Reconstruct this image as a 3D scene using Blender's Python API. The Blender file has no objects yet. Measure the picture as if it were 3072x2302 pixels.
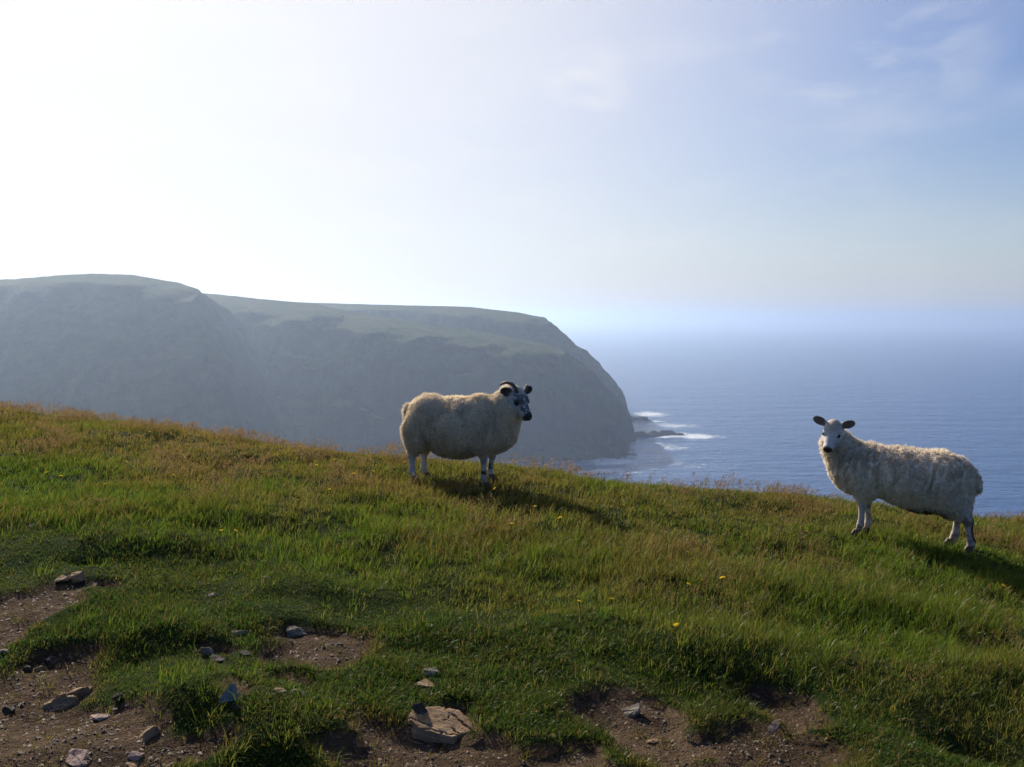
import bpy, bmesh, math, random
import numpy as np
from mathutils import Vector, Matrix

R = math.radians
SC = bpy.context.scene
COL = SC.collection
rng = np.random.default_rng(7)
random.seed(7)

# ------------------------------------------------------------------ camera, sky, sun, exposure
FPX = 900.0                      # focal length in pixels of a 1024 wide frame
PITCH = math.atan((383.5 - 318.0) / FPX)
cam_d = bpy.data.cameras.new("camera")
cam_d.sensor_width = 36.0
cam_d.lens = 36.0 * FPX / 1024.0
cam_d.clip_start = 0.05
cam_d.clip_end = 90000
cam = bpy.data.objects.new("camera", cam_d)
COL.objects.link(cam)
cam.location = (0, 0, 0)
cam.rotation_euler = (math.pi / 2 - PITCH, 0, 0)
SC.camera = cam

SUN_EL, SUN_AZ = R(29), R(-29)   # azimuth from +Y, positive to the right
sun_dir = Vector((math.sin(SUN_AZ) * math.cos(SUN_EL), math.cos(SUN_AZ) * math.cos(SUN_EL), math.sin(SUN_EL)))
SC.view_settings.view_transform = 'Standard'
SC.view_settings.look = 'None'
SC.view_settings.exposure = 0.58
SC.view_settings.gamma = 1.0
SC.view_settings.use_curve_mapping = False

world = bpy.data.worlds.new("World")
SC.world = world
world.use_nodes = True
wt = world.node_tree
wt.nodes.clear()


def N(tree, typ, **kw):
    n = tree.nodes.new(typ)
    for k, v in kw.items():
        if k == 'inp':
            for kk, vv in v.items():
                n.inputs[kk].default_value = vv
        else:
            setattr(n, k, v)
    return n


def math_n(tree, op, a, b=None, c=None, clamp=False):
    n = tree.nodes.new('ShaderNodeMath')
    n.operation = op
    n.use_clamp = clamp
    for i, v in enumerate((a, b, c)):
        if v is None:
            continue
        if isinstance(v, (int, float)):
            n.inputs[i].default_value = v
        else:
            tree.links.new(v, n.inputs[i])
    return n.outputs[0]


def ramp(tree, fac, stops, interp='LINEAR'):
    n = tree.nodes.new('ShaderNodeValToRGB')
    n.color_ramp.interpolation = interp
    e = n.color_ramp.elements
    while len(e) < len(stops):
        e.new(0.5)
    for el, (p, c) in zip(e, stops):
        el.position = p
        el.color = (c, c, c, 1) if isinstance(c, (int, float)) else (*c, 1)
    tree.links.new(fac, n.inputs[0])
    return n.outputs[0]


def mixc(tree, fac, a, b):
    n = tree.nodes.new('ShaderNodeMix')
    n.data_type = 'RGBA'
    for idx, v in ((0, fac), (6, a), (7, b)):
        if isinstance(v, (int, float)):
            n.inputs[idx].default_value = v
        elif isinstance(v, tuple):
            n.inputs[idx].default_value = (*v, 1)
        else:
            tree.links.new(v, n.inputs[idx])
    return n.outputs[2]


SKY_STRENGTH = 0.073
sky = N(wt, 'ShaderNodeTexSky', sky_type='NISHITA', sun_disc=False, sun_elevation=SUN_EL, sun_rotation=SUN_AZ,
        altitude=100, air_density=1.0, dust_density=0.5, ozone_density=2.0)
tc = N(wt, 'ShaderNodeTexCoord')
sep = N(wt, 'ShaderNodeSeparateXYZ')
wt.links.new(tc.outputs['Generated'], sep.inputs[0])
dz = math_n(wt, 'MAXIMUM', sep.outputs[2], 0.06)
dz = math_n(wt, 'ADD', dz, 0.12)
comb = N(wt, 'ShaderNodeCombineXYZ')
wt.links.new(math_n(wt, 'DIVIDE', sep.outputs[0], dz), comb.inputs[0])
wt.links.new(math_n(wt, 'DIVIDE', sep.outputs[1], dz), comb.inputs[1])
cn = N(wt, 'ShaderNodeTexNoise', inp={'Scale': 1.15, 'Detail': 7.0, 'Roughness': 0.52, 'Distortion': 0.5})
wt.links.new(comb.outputs[0], cn.inputs['Vector'])
# a veil of thin high cloud, brightest where it scatters the sun forward
dot = N(wt, 'ShaderNodeVectorMath', operation='DOT_PRODUCT')
wt.links.new(tc.outputs['Generated'], dot.inputs[0])
dot.inputs[1].default_value = sun_dir
fwd = math_n(wt, 'MAXIMUM', dot.outputs['Value'], 0.0)
fwd4 = math_n(wt, 'POWER', fwd, 5.2)
veil_amt = ramp(wt, cn.outputs['Fac'], [(0.50, 0.0), (0.62, 0.06), (0.80, 0.25)])


def cloud_patch(px, py, spread, amt):
    # one bank of thin cloud in the direction seen at a pixel; its edges come from the same noise
    a, b, c = (px - 512) / FPX, math.cos(PITCH) + (383.5 - py) / FPX * math.sin(PITCH), -math.sin(PITCH) + (383.5 - py) / FPX * math.cos(PITCH)
    dv = Vector((a, b, c)).normalized()
    dn = N(wt, 'ShaderNodeVectorMath', operation='DOT_PRODUCT')
    wt.links.new(tc.outputs['Generated'], dn.inputs[0])
    dn.inputs[1].default_value = dv
    rim = N(wt, 'ShaderNodeMapRange', interpolation_type='SMOOTHSTEP', inp={'From Min': math.cos(spread), 'From Max': 1.0, 'To Min': 0.0, 'To Max': 1.0})
    wt.links.new(dn.outputs['Value'], rim.inputs['Value'])
    nn = N(wt, 'ShaderNodeTexNoise', inp={'Scale': 9.0, 'Detail': 9.0, 'Roughness': 0.58, 'Distortion': 0.3})
    mpn = N(wt, 'ShaderNodeMapping')
    mpn.inputs['Scale'].default_value = (0.7, 0.7, 1.9)
    mpn.inputs['Rotation'].default_value = (0, R(-14), 0)
    wt.links.new(tc.outputs['Generated'], mpn.inputs[0])
    wt.links.new(mpn.outputs[0], nn.inputs['Vector'])
    k = math_n(wt, 'MULTIPLY', rim.outputs[0], ramp(wt, nn.outputs['Fac'], [(0.44, 0.0), (0.70, 1.0)], 'EASE'))
    return math_n(wt, 'MULTIPLY', k, amt)


veil_amt = math_n(wt, 'ADD', veil_amt, cloud_patch(865, 30, R(8.0), 0.32))
veil_amt = math_n(wt, 'ADD', veil_amt, cloud_patch(588, 88, R(3.2), 0.17))
glow = math_n(wt, 'SUBTRACT', 1.0, math_n(wt, 'POWER', 2.718, math_n(wt, 'MULTIPLY', fwd4, -3.0)))
veil_amt = math_n(wt, 'ADD', glow, veil_amt, clamp=True)
veil_lum = math_n(wt, 'MULTIPLY_ADD', fwd4, 0.4, 8.2)
veil_col = N(wt, 'ShaderNodeVectorMath', operation='SCALE')
veil_col.inputs[0].default_value = (0.99, 0.98, 1.0)
wt.links.new(veil_lum, veil_col.inputs['Scale'])
hzn = math_n(wt, 'MULTIPLY', math_n(wt, 'POWER', 2.718, math_n(wt, 'MULTIPLY', math_n(wt, 'MAXIMUM', sep.outputs[2], 0.0), -6.0)), 0.97)
hcol = N(wt, 'ShaderNodeVectorMath', operation='SCALE')
hcol.inputs[0].default_value = (0.80, 0.84, 1.0)
wt.links.new(math_n(wt, 'MULTIPLY_ADD', fwd4, 4.0, 5.6), hcol.inputs['Scale'])
hsv = N(wt, 'ShaderNodeHueSaturation', inp={'Hue': 0.517, 'Saturation': 1.75, 'Value': 0.92})
wt.links.new(sky.outputs[0], hsv.inputs['Color'])
skymix = mixc(wt, hzn, hsv.outputs[0], hcol.outputs[0])
skymix = mixc(wt, veil_amt, skymix, veil_col.outputs[0])
bg = N(wt, 'ShaderNodeBackground', inp={'Strength': SKY_STRENGTH})
wt.links.new(skymix, bg.inputs[0])
wo = N(wt, 'ShaderNodeOutputWorld')
wt.links.new(bg.outputs[0], wo.inputs[0])

sun_l = bpy.data.lights.new("sun", 'SUN')
sun_l.energy = 5.0
sun_l.angle = R(0.6)
sun_l.color = (1.0, 0.93, 0.82)
sun = bpy.data.objects.new("sun", sun_l)
COL.objects.link(sun)
sun.location = sun_dir * 200
sun.rotation_euler = sun_dir.to_track_quat('Z', 'Y').to_euler()

SC.cycles.use_denoising = True
SC.cycles.use_adaptive_sampling = True
SC.cycles.adaptive_threshold = 0.02
SC.cycles.adaptive_min_samples = 12
SC.cycles.max_bounces = 4
SC.cycles.diffuse_bounces = 2
SC.cycles.glossy_bounces = 2
SC.cycles.transmission_bounces = 4
SC.cycles.volume_bounces = 1
SC.cycles.transparent_max_bounces = 8
SC.cycles.caustics_reflective = False
SC.cycles.caustics_refractive = False
SC.cycles.sample_clamp_indirect = 6.0

# ------------------------------------------------------------------ numeric helpers


def hash3(ix, iy, iz, seed):
    n = (ix * 374761393 + iy * 668265263 + iz * 2147483647 + seed * 1274126177).astype(np.int64) & 0xFFFFFFFF
    n = ((n ^ (n >> 13)) * 1274126177) & 0xFFFFFFFF
    n = ((n ^ (n >> 16)) * 2246822519) & 0xFFFFFFFF
    return ((n ^ (n >> 15)) & 0xFFFFFF) / float(0xFFFFFF)


def vnoise(x, y, z=None, seed=0):
    x = np.asarray(x, float); y = np.asarray(y, float)
    z = np.zeros_like(x) if z is None else np.asarray(z, float)
    xi, yi, zi = np.floor(x).astype(np.int64), np.floor(y).astype(np.int64), np.floor(z).astype(np.int64)
    fx, fy, fz = x - xi, y - yi, z - zi
    fx, fy, fz = [t * t * t * (t * (t * 6 - 15) + 10) for t in (fx, fy, fz)]
    out = 0
    for dx in (0, 1):
        for dy in (0, 1):
            for dzz in (0, 1):
                w = (fx if dx else 1 - fx) * (fy if dy else 1 - fy) * (fz if dzz else 1 - fz)
                out = out + w * hash3(xi + dx, yi + dy, zi + dzz, seed)
    return out * 2 - 1


def fbm(x, y, z=None, seed=0, octs=4, gain=0.5):
    a, s, t = 1.0, 0.0, 0.0
    x = np.asarray(x, float); y = np.asarray(y, float)
    for o in range(octs):
        s = s + a * vnoise(x, y, z, seed + o * 17)
        t += a
        a *= gain
        x = x * 2.03 + 11.3; y = y * 2.03 - 7.1
        if z is not None:
            z = np.asarray(z, float) * 2.03 + 3.7
    return s / t


def sstep(a, b, x):
    t = np.clip((x - a) / (b - a), 0, 1)
    return t * t * (3 - 2 * t)


CP, SP = math.cos(PITCH), math.sin(PITCH)


def px_dir(px, py):
    a = (np.asarray(px, float) - 512) / FPX
    b = (383.5 - np.asarray(py, float)) / FPX
    return a, CP + b * SP, -SP + b * CP     # world direction (not normalised)


def project(X, Y, Z):
    dep = Y * CP - Z * SP
    b = (Y * SP + Z * CP) / dep
    return 512 + FPX * X / dep, 383.5 - FPX * b


def mesh_obj(name, verts, faces, mat=None, parent=None, smooth=True, attrs=None):
    me = bpy.data.meshes.new(name)
    verts = np.asarray(verts, np.float32)
    if isinstance(faces, np.ndarray):
        k = faces.shape[1]
        me.vertices.add(len(verts))
        me.vertices.foreach_set('co', verts.ravel())
        me.loops.add(faces.size)
        me.loops.foreach_set('vertex_index', faces.astype(np.int32).ravel())
        me.polygons.add(len(faces))
        me.polygons.foreach_set('loop_start', np.arange(0, faces.size, k, dtype=np.int32))
        me.update(calc_edges=True)
        me.validate()
    else:
        me.from_pydata([tuple(v) for v in verts], [], faces)
    if smooth:
        me.polygons.foreach_set('use_smooth', np.ones(len(me.polygons), bool))
    for k, v in (attrs or {}).items():
        v = np.asarray(v, np.float32)
        if v.ndim == 1:
            a = me.attributes.new(k, 'FLOAT', 'POINT')
            a.data.foreach_set('value', v)
        else:
            a = me.attributes.new(k, 'FLOAT_COLOR', 'POINT')
            v4 = np.ones((len(v), 4), np.float32)
            v4[:, :3] = v
            a.data.foreach_set('color', v4.ravel())
    if mat:
        me.materials.append(mat)
    o = bpy.data.objects.new(name, me)
    COL.objects.link(o)
    if parent:
        o.parent = parent
    return o


def tag(o, label=None, cat=None, group=None, kind=None):
    if label: o['label'] = label
    if cat: o['category'] = cat
    if group: o['group'] = group
    if kind: o['kind'] = kind
    return o


def grid_faces(nr, nc):
    i = np.arange(nr - 1)[:, None] * nc + np.arange(nc - 1)[None, :]
    return np.stack([i, i + 1, i + nc + 1, i + nc], -1).reshape(-1, 4)


def new_mat(name):
    m = bpy.data.materials.new(name)
    m.use_nodes = True
    m.node_tree.nodes.clear()
    t = m.node_tree
    out = N(t, 'ShaderNodeOutputMaterial')
    return m, t, out


def noise_n(t, scale, detail=4, rough=0.55, coord='Object', dist=0.0, vec=None):
    n = N(t, 'ShaderNodeTexNoise', inp={'Scale': scale, 'Detail': detail, 'Roughness': rough, 'Distortion': dist})
    if vec is None:
        c = N(t, 'ShaderNodeTexCoord')
        vec = c.outputs[coord]
    t.links.new(vec, n.inputs['Vector'])
    return n.outputs['Fac']


def attr_n(t, name, typ='GEOMETRY'):
    return N(t, 'ShaderNodeAttribute', attribute_name=name, attribute_type=typ)


def bump_n(t, h, strength, dist):
    b = N(t, 'ShaderNodeBump', inp={'Strength': strength, 'Distance': dist})
    t.links.new(h, b.inputs['Height'])
    return b.outputs[0]


def principled(t, out, col, rough=0.9, spec=0.3, normal=None):
    p = N(t, 'ShaderNodeBsdfPrincipled', inp={'Roughness': rough, 'Specular IOR Level': spec})
    if isinstance(col, tuple):
        p.inputs['Base Color'].default_value = (*col, 1)
    else:
        t.links.new(col, p.inputs['Base Color'])
    if normal is not None:
        t.links.new(normal, p.inputs['Normal'])
    t.links.new(p.outputs[0], out.inputs[0])
    return p


# ------------------------------------------------------------------ the near hillside
SEA = -100.0
BROW_PX = np.array([-400, -150, 0, 60, 120, 200, 280, 350, 400, 450, 510, 560, 602, 670, 741, 800, 870, 930, 977, 1024, 1150, 1400], float)
BROW_PY = np.array([364, 384, 400, 407, 415, 428, 441, 449, 453, 456, 459, 466, 474, 480, 485, 490, 498, 505, 512, 515, 530, 556], float) + 11.0


def base_z(X, Y):
    Xc = np.clip(X, -40, 40)
    z = -1.46 - 0.060 * (Xc + 0.4) - 0.0085 * np.clip(Xc, 0, 9) ** 2
    z = z - 0.06 * np.clip(Xc - 9, 0, 99)
    z = z - 0.055 * sstep(5.6, 3.4, Y) * sstep(4, -1, X)
    return z


UB = (BROW_PX - 512) / FPX
VB = (BROW_PY - 318) / FPX
YB = np.full_like(UB, 10.0)
Ys = np.linspace(3, 30, 1400)


def brow_y(X, Y):
    u = np.where(Y > 0.5, X / np.maximum(Y, 0.5), np.sign(X) * 3)
    return np.interp(u, UB, YB)


def drop(d):
    k, smax = 0.16, 0.85
    d = np.maximum(d, 0)
    d1 = smax / k
    return np.where(d < d1, 0.5 * k * d * d, 0.5 * k * d1 * d1 + smax * (d - d1))


for _ in range(14):
    for i, u in enumerate(UB):
        z = base_z(u * Ys, Ys) - drop(Ys - YB[i])
        YB[i] = np.clip(YB[i] * (np.min(-z / Ys) / VB[i]) ** 0.9, 5, 26)
# smooth the table a little so that the brow is a gentle line
YB = np.convolve(np.pad(YB, 1, mode='edge'), [0.2, 0.6, 0.2], 'valid')

# bare earth, as (px, py, half width, half height, tilt) on the photograph's ground, worked out to world places below
DIRT = [(18, 615, 40, 36, 0), (40, 690, 68, 34, 8), (20, 735, 60, 26, 0), (95, 735, 66, 20, -4), (60, 662, 45, 16, 0), (150, 752, 60, 14, 0),
        (318, 652, 62, 15, 5), (95, 583, 26, 5, 0), (300, 690, 24, 6, 0), (440, 740, 76, 17, 6), (520, 760, 110, 14, 0), (360, 762, 40, 12, 0),
        (445, 715, 24, 10, 0), (628, 708, 48, 15, 4), (655, 735, 44, 14, 10), (560, 740, 26, 8, 0), (790, 712, 38, 13, 14), (775, 745, 70, 16, 10),
        (230, 705, 16, 7, 0), (740, 765, 60, 8, 0), (212, 650, 22, 5, 0)]


def ray_base(px, py):
    a, b, c = px_dir(px, py)
    t = 3.0
    for _ in range(30):
        t = base_z(a * t, b * t) / c
    return a * t, b * t


DW = []
for (px, py, hw, hh, tl) in DIRT:
    x, y = ray_base(px, py)
    x1, _ = ray_base(px + hw, py)
    _, y1 = ray_base(px, py - hh)
    _, y0 = ray_base(px, py + hh)
    x2, _ = ray_base(px, py)
    DW.append((x, y, abs(x1 - x2) * (1.32 if py > 700 else 1.15), max(abs(y1 - y0) / 2, 0.05) * (1.4 if py > 700 else 1.25), tl))


def dirt_mask(X, Y):
    m = np.zeros_like(X)
    wx = X + 0.10 * fbm(X * 3.1, Y * 3.1, seed=31, octs=3)
    wy = Y + 0.14 * fbm(X * 3.1, Y * 3.1, seed=57, octs=3)
    for (x, y, a, b, tl) in DW:
        dx, dy = (wx - x), (wy - y) + (wx - x) * math.tan(R(tl))
        d = np.sqrt((dx / a) ** 2 + (dy / b) ** 2)
        m = np.maximum(m, 1 - sstep(0.62, 1.12, d))
    # the worn path goes on beside and behind the photographer
    path = np.exp(-((Y - 1.9 - 0.15 * X + 0.3 * np.sin(X * 0.8)) / 0.55) ** 2) * (0.75 + 0.5 * fbm(X * 1.3, Y * 1.3, seed=5, octs=3))
    m = np.maximum(m, sstep(0.45, 0.8, path))
    return np.clip(m + 0.25 * fbm(X * 6, Y * 6, seed=12, octs=3) * sstep(0.05, 0.4, m), 0, 1)


# hummocks: places where a bank of turf stands up above the worn ground (px, py of its foot, half width m, height m)
HUM = [(215, 712, 0.34, 0.10), (75, 690 - 10, 0.0, 0.0), (95, 545, 0.5, 0.09), (250, 522, 0.75, 0.13), (640, 650, 0.75, 0.12), (760, 668, 0.6, 0.12), (310, 590, 0.5, 0.06),
       (960, 700, 0.7, 0.13), (150, 640, 0.45, 0.07), (250, 752, 0.5, 0.13), (470, 690, 0.4, 0.06), (880, 620, 0.8, 0.07),
       (380, 640, 0.35, 0.04), (560, 560, 0.7, 0.06), (400, 545, 0.6, 0.05), (730, 590, 0.6, 0.06), (1010, 690, 0.5, 0.1), (30, 520, 0.8, 0.08)]
HW = [(*ray_base(p, q), w * 0.85, h * 0.62) for p, q, w, h in HUM if w > 0]
HOLES = [(88, 563, 0.16, 0.12), (955, 742, 0.2, 0.16), (190, 735, 0.12, 0.08), (1000, 752, 0.2, 0.14), (545, 685, 0.2, 0.05), (760, 690, 0.25, 0.06), (250, 768, 0.25, 0.1)]
HLW = [(*ray_base(p, q), w * 0.7, h * 0.45) for p, q, w, h in HOLES]


def ground_z(X, Y, fine=True):
    X = np.asarray(X, float); Y = np.asarray(Y, float)
    z = base_z(X, Y)
    d = Y - brow_y(X, Y)
    near = sstep(30, 14, np.abs(X)) * sstep(-8, -2, Y)
    z = z + near * (0.055 * fbm(X * 0.9, Y * 1.2, seed=3, octs=3) + 0.028 * fbm(X * 2.6, Y * 3.0, seed=8, octs=2))
    z = z - drop(d)
    z = z + sstep(8, 40, d) * 5.0 * fbm(X / 26, Y / 26, seed=41, octs=4)
    z = z + sstep(14, 60, -Y) * 3.0 * (1 + fbm(X / 30, Y / 30, seed=42))
    if fine:
        for (x, y, w, h) in HW:
            rx, ry = (X - x), (Y - y)
            g = np.exp(-(rx / w) ** 2 - (np.where(ry < 0, ry / (0.38 * w), ry / (0.9 * w))) ** 2)
            z = z + h * g
        for (x, y, w, h) in HLW:
            z = z - h * np.exp(-((X - x) / w) ** 2 - ((Y - y) / (0.7 * w)) ** 2)
        m = dirt_mask(X, Y)
        z = z - 0.042 * sstep(0.05, 0.85, m) + m * 0.012 * fbm(X * 9, Y * 9, seed=77, octs=3)
    return np.maximum(z, SEA - 6)


def at(px, py):
    """the place on the near hillside seen at a pixel of the 1024 x 767 frame"""
    a, b, c = px_dir(px, py)
    ts = np.linspace(1.5, 22, 320)
    for _ in range(2):
        g = ground_z(a * ts, b * ts) - c * ts
        i = np.argmax(g > 0)
        if i == 0:
            i = np.argmin(np.abs(g))
        t = ts[i]
        w = ts[1] - ts[0]
        ts = np.linspace(t - w, t + 0.2 * w, 80)
    return float(a * t), float(b * t), float(ground_z(np.array([a * t]), np.array([b * t]))[0])


def axis(parts):
    out = []
    for a, b, s in parts:
        out.append(np.arange(a, b, s))
    return np.concatenate(out)


gx = axis([(-240, -40, 5.0), (-40, -14, 0.8), (-14, -6, 0.1), (-6, 6, 0.045), (6, 14, 0.1), (14, 40, 0.8), (40, 241, 5.0)])
gy = axis([(-60, -4, 2.0), (-4, 2, 0.25), (2, 9, 0.045), (9, 16, 0.09), (16, 26, 0.5), (26, 180, 3.0)])
GX, GY = np.meshgrid(gx, gy)
GZ = ground_z(GX.ravel(), GY.ravel()).reshape(GX.shape)
dm = dirt_mask(GX.ravel(), GY.ravel())

m, t, out = new_mat("soil and turf")
dcol = mixc(t, ramp(t, noise_n(t, 5.0, 6), [(0.35, 0.0), (0.65, 1.0)]), (0.044, 0.029, 0.018), (0.105, 0.070, 0.044))
dcol = mixc(t, ramp(t, noise_n(t, 45.0, 4), [(0.55, 0.0), (0.75, 0.7)]), dcol, (0.17, 0.12, 0.078))
tcol = mixc(t, ramp(t, noise_n(t, 1.6, 5), [(0.35, 0.0), (0.65, 1.0)]), (0.016, 0.030, 0.007), (0.034, 0.044, 0.012))
dat = attr_n(t, 'dirt')
gcol = mixc(t, ramp(t, dat.outputs['Fac'], [(0.2, 0.0), (0.55, 1.0)]), tcol, dcol)
h = math_n(t, 'ADD', noise_n(t, 22, 6, 0.65), math_n(t, 'MULTIPLY', noise_n(t, 120, 3), 0.35))
principled(t, out, gcol, 1.0, 0.02, bump_n(t, h, 0.9, 0.03))
tag(mesh_obj('ground', np.stack([GX.ravel(), GY.ravel(), GZ.ravel()], 1), grid_faces(len(gy), len(gx)), m, attrs={'dirt': dm}),
    'grassy hillside with worn brown earth in the foreground', kind='structure')

# ------------------------------------------------------------------ headland
RIDGES = [
    # near hill on the left
    ([(-1200, 760, 12), (-640, 690, 20), (-420, 640, 26.5), (-345, 628, 27), (-310, 622, 29.5), (-286, 620, 30.5), (-262, 620, 29.5), (-235, 620, 25), (-214, 614, 18.5), (-196, 604, 9),
      (-182, 590, -8), (-172, 572, -32), (-166, 555, -62), (-160, 540, -108)], 0.95, 0.55, 10, 22, 1.9, 20),
    # middle ridge running down to the shore
    ([(-560, 1000, 26), (-330, 790, 22.5), (-262, 755, 21), (-234, 750, 18.6), (-206, 745, 15.5), (-166, 738, 12), (-128, 735, 5), (-92, 735, -1), (-55, 738, -7), (-10, 742, -14), (20, 742, -26), (46, 735, -44),
      (66, 715, -66), (82, 690, -90), (90, 670, -108)], 0.95, 0.34, 10, 0, 0.95, 42),
    # far headland with the cliff nose
    ([(-900, 1250, 26), (-300, 1000, 20), (-222, 950, 16.5), (-150, 945, 14.2), (-45, 935, 11.5), (0, 930, 6.5), (27, 930, 1.5), (45, 929, -5), (56, 928, -13), (66, 926, -24), (80, 925, -36), (96, 926, -49),
      (108, 927, -60), (117, 928, -74), (124, 930, -90), (128, 932, -104)], 0.90, 0.30, 10, 0, 0.95, 24),
]


def ridge_h(X, Y, pts, s_front, s_back, rnd, z_tail, s_tail, brim):
    best = np.full(X.shape, -1e9)
    wob = fbm(X / 45, Y / 45, seed=195, octs=3)
    for (x0, y0, z0), (x1, y1, z1) in zip(pts[:-1], pts[1:]):
        dx, dy = x1 - x0, y1 - y0
        L2 = dx * dx + dy * dy
        tt = np.clip(((X - x0) * dx + (Y - y0) * dy) / L2, 0, 1)
        px, py = X - (x0 + tt * dx), Y - (y0 + tt * dy)
        dist = np.sqrt(px * px + py * py) + 1e-6
        # which side: the front looks towards the cove (smaller Y)
        side = (dx * (Y - y0) - dy * (X - x0)) / math.sqrt(L2) / dist
        zc = z0 + (z1 - z0) * tt
        sb = s_back + (s_tail - s_back) * sstep(z_tail, z_tail - 30, zc)
        s = s_front + (sb - s_front) * sstep(-0.35, 0.5, side)
        # a gentle grassy brim, then the steep face
        wb = brim * sstep(-70, -5, zc) * (1 + 0.7 * wob)
        dl = np.where(side < 0.2, np.minimum(dist, wb), 0.0)
        dr = dist - dl
        hgt = zc - 0.26 * dl - s * (np.sqrt(dr * dr + rnd ** 2) - rnd)
        best = np.maximum(best, hgt)
    return best


def headland_z(X, Y):
    wx = X + 14 * fbm(X / 60, Y / 60, seed=101, octs=3)
    wy = Y + 14 * fbm(X / 60, Y / 60, seed=131, octs=3)
    hs = []
    for i, (pts, a, b, rd, zt, st, br) in enumerate(RIDGES):
        k = 0.25
        hs.append(ridge_h(X + k * (wx - X), Y + k * (wy - Y), pts, a, b, rd, zt, st, br))
    # the near hill breaks off in a steep flank above the gully
    z = np.minimum(hs[0], 22 - 1.5 * np.maximum(X + 216 + 9 * fbm(X / 30, Y / 30, seed=197, octs=3), -40))
    for hh in hs[1:]:
        k = 5.0
        q = np.clip(0.5 + 0.5 * (hh - z) / k, 0, 1)
        z = z * (1 - q) + hh * q + k * q * (1 - q) * 0.5
    xc = np.interp(Y, [300, 480, 560, 622, 700, 800, 930, 960, 1000, 1150, 1500], [-260, -150, 20, 76, 94, 110, 121, 119, 98, -25, -400])
    inl = xc - X + 7 * fbm(X / 26, Y / 26, seed=191, octs=5, gain=0.6)
    cap = np.interp(inl, [-60, 0, 11, 32, 62, 90, 240, 900], [-200, -101, -72, -46, -21, 4, 120, 900])
    z = np.minimum(z, cap)
    face = np.clip((8 - z) / 50, 0.03, 1)
    gul = np.abs(fbm((X * 0.9 + Y * 0.5) / 34, (Y * 0.5 - X * 0.2) / 110, seed=150, octs=4))
    z = z + face * (8.5 * (0.25 - gul) + 3.2 * fbm(X / 15, Y / 18, seed=160, octs=5, gain=0.6)) + (0.25 + 0.6 * face) * fbm(X / 5, Y / 5, seed=171, octs=3)
    # a cliff band just above the water
    low = sstep(-72, -98, z)
    z = z - low * 7 * (0.6 + 1.3 * fbm(X / 10, Y / 10, seed=181, octs=4))
    return z


hu = np.concatenate([np.arange(-1.1, -0.62, 0.008), np.arange(-0.62, 0.22, 0.0021)])
hy = np.concatenate([np.arange(405, 560, 5.0), np.arange(560, 980, 2.6), np.arange(980, 1500, 14.0)])
HU, HY = np.meshgrid(hu, hy)
HX = HU * HY
HZ = np.maximum(headland_z(HX.ravel(), HY.ravel()), SEA - 12)
m, t, out = new_mat("moorland slope")
geo = N(t, 'ShaderNodeNewGeometry')
sepn = N(t, 'ShaderNodeSeparateXYZ')
t.links.new(geo.outputs['Normal'], sepn.inputs[0])
flat = ramp(t, math_n(t, 'ADD', sepn.outputs[2], math_n(t, 'MULTIPLY', noise_n(t, 0.03, 5), 0.25)), [(0.96, 0.0), (1.10, 1.0)])
heath = mixc(t, ramp(t, noise_n(t, 0.05, 7, 0.62), [(0.40, 0.0), (0.62, 1.0)]), (0.026, 0.019, 0.020), (0.066, 0.068, 0.028))
turf = mixc(t, ramp(t, noise_n(t, 0.04, 6), [(0.4, 0.0), (0.6, 1.0)]), (0.046, 0.070, 0.022), (0.074, 0.078, 0.034))
mp = N(t, 'ShaderNodeMapping')
mp.inputs['Rotation'].default_value = (0, 0, R(30))
mp.inputs['Scale'].default_value = (1.0, 0.18, 0.18)
tco = N(t, 'ShaderNodeTexCoord')
t.links.new(tco.outputs['Object'], mp.inputs[0])
streak = ramp(t, noise_n(t, 0.06, 8, 0.66, vec=mp.outputs[0]), [(0.54, 0.0), (0.66, 0.9)])
col = mixc(t, streak, heath, turf)
col = mixc(t, flat, col, turf)
steep = ramp(t, sepn.outputs[2], [(0.45, 1.0), (0.62, 0.0)])
col = mixc(t, steep, col, (0.05, 0.047, 0.048))
principled(t, out, col, 1.0, 0.03, bump_n(t, noise_n(t, 0.16, 8, 0.68), 1.0, 4.5))
tag(mesh_obj('headland', np.stack([HX.ravel(), HY.ravel(), HZ], 1), grid_faces(len(hy), len(hu)), m),
    'dark moorland headland sloping down to the sea', kind='structure')

# ------------------------------------------------------------------ rock ledges at the headland's foot
m_ledge, t, out = new_mat("wet dark rock")
lc = mixc(t, ramp(t, noise_n(t, 0.25, 5), [(0.35, 0.0), (0.7, 1.0)]), (0.018, 0.017, 0.018), (0.055, 0.05, 0.048))
principled(t, out, lc, 0.6, 0.4, bump_n(t, noise_n(t, 0.8, 5), 0.8, 0.6))


def sea_at(px, py):
    a, b, c = px_dir(px, py)
    k = SEA / c
    return a * k, b * k


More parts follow.
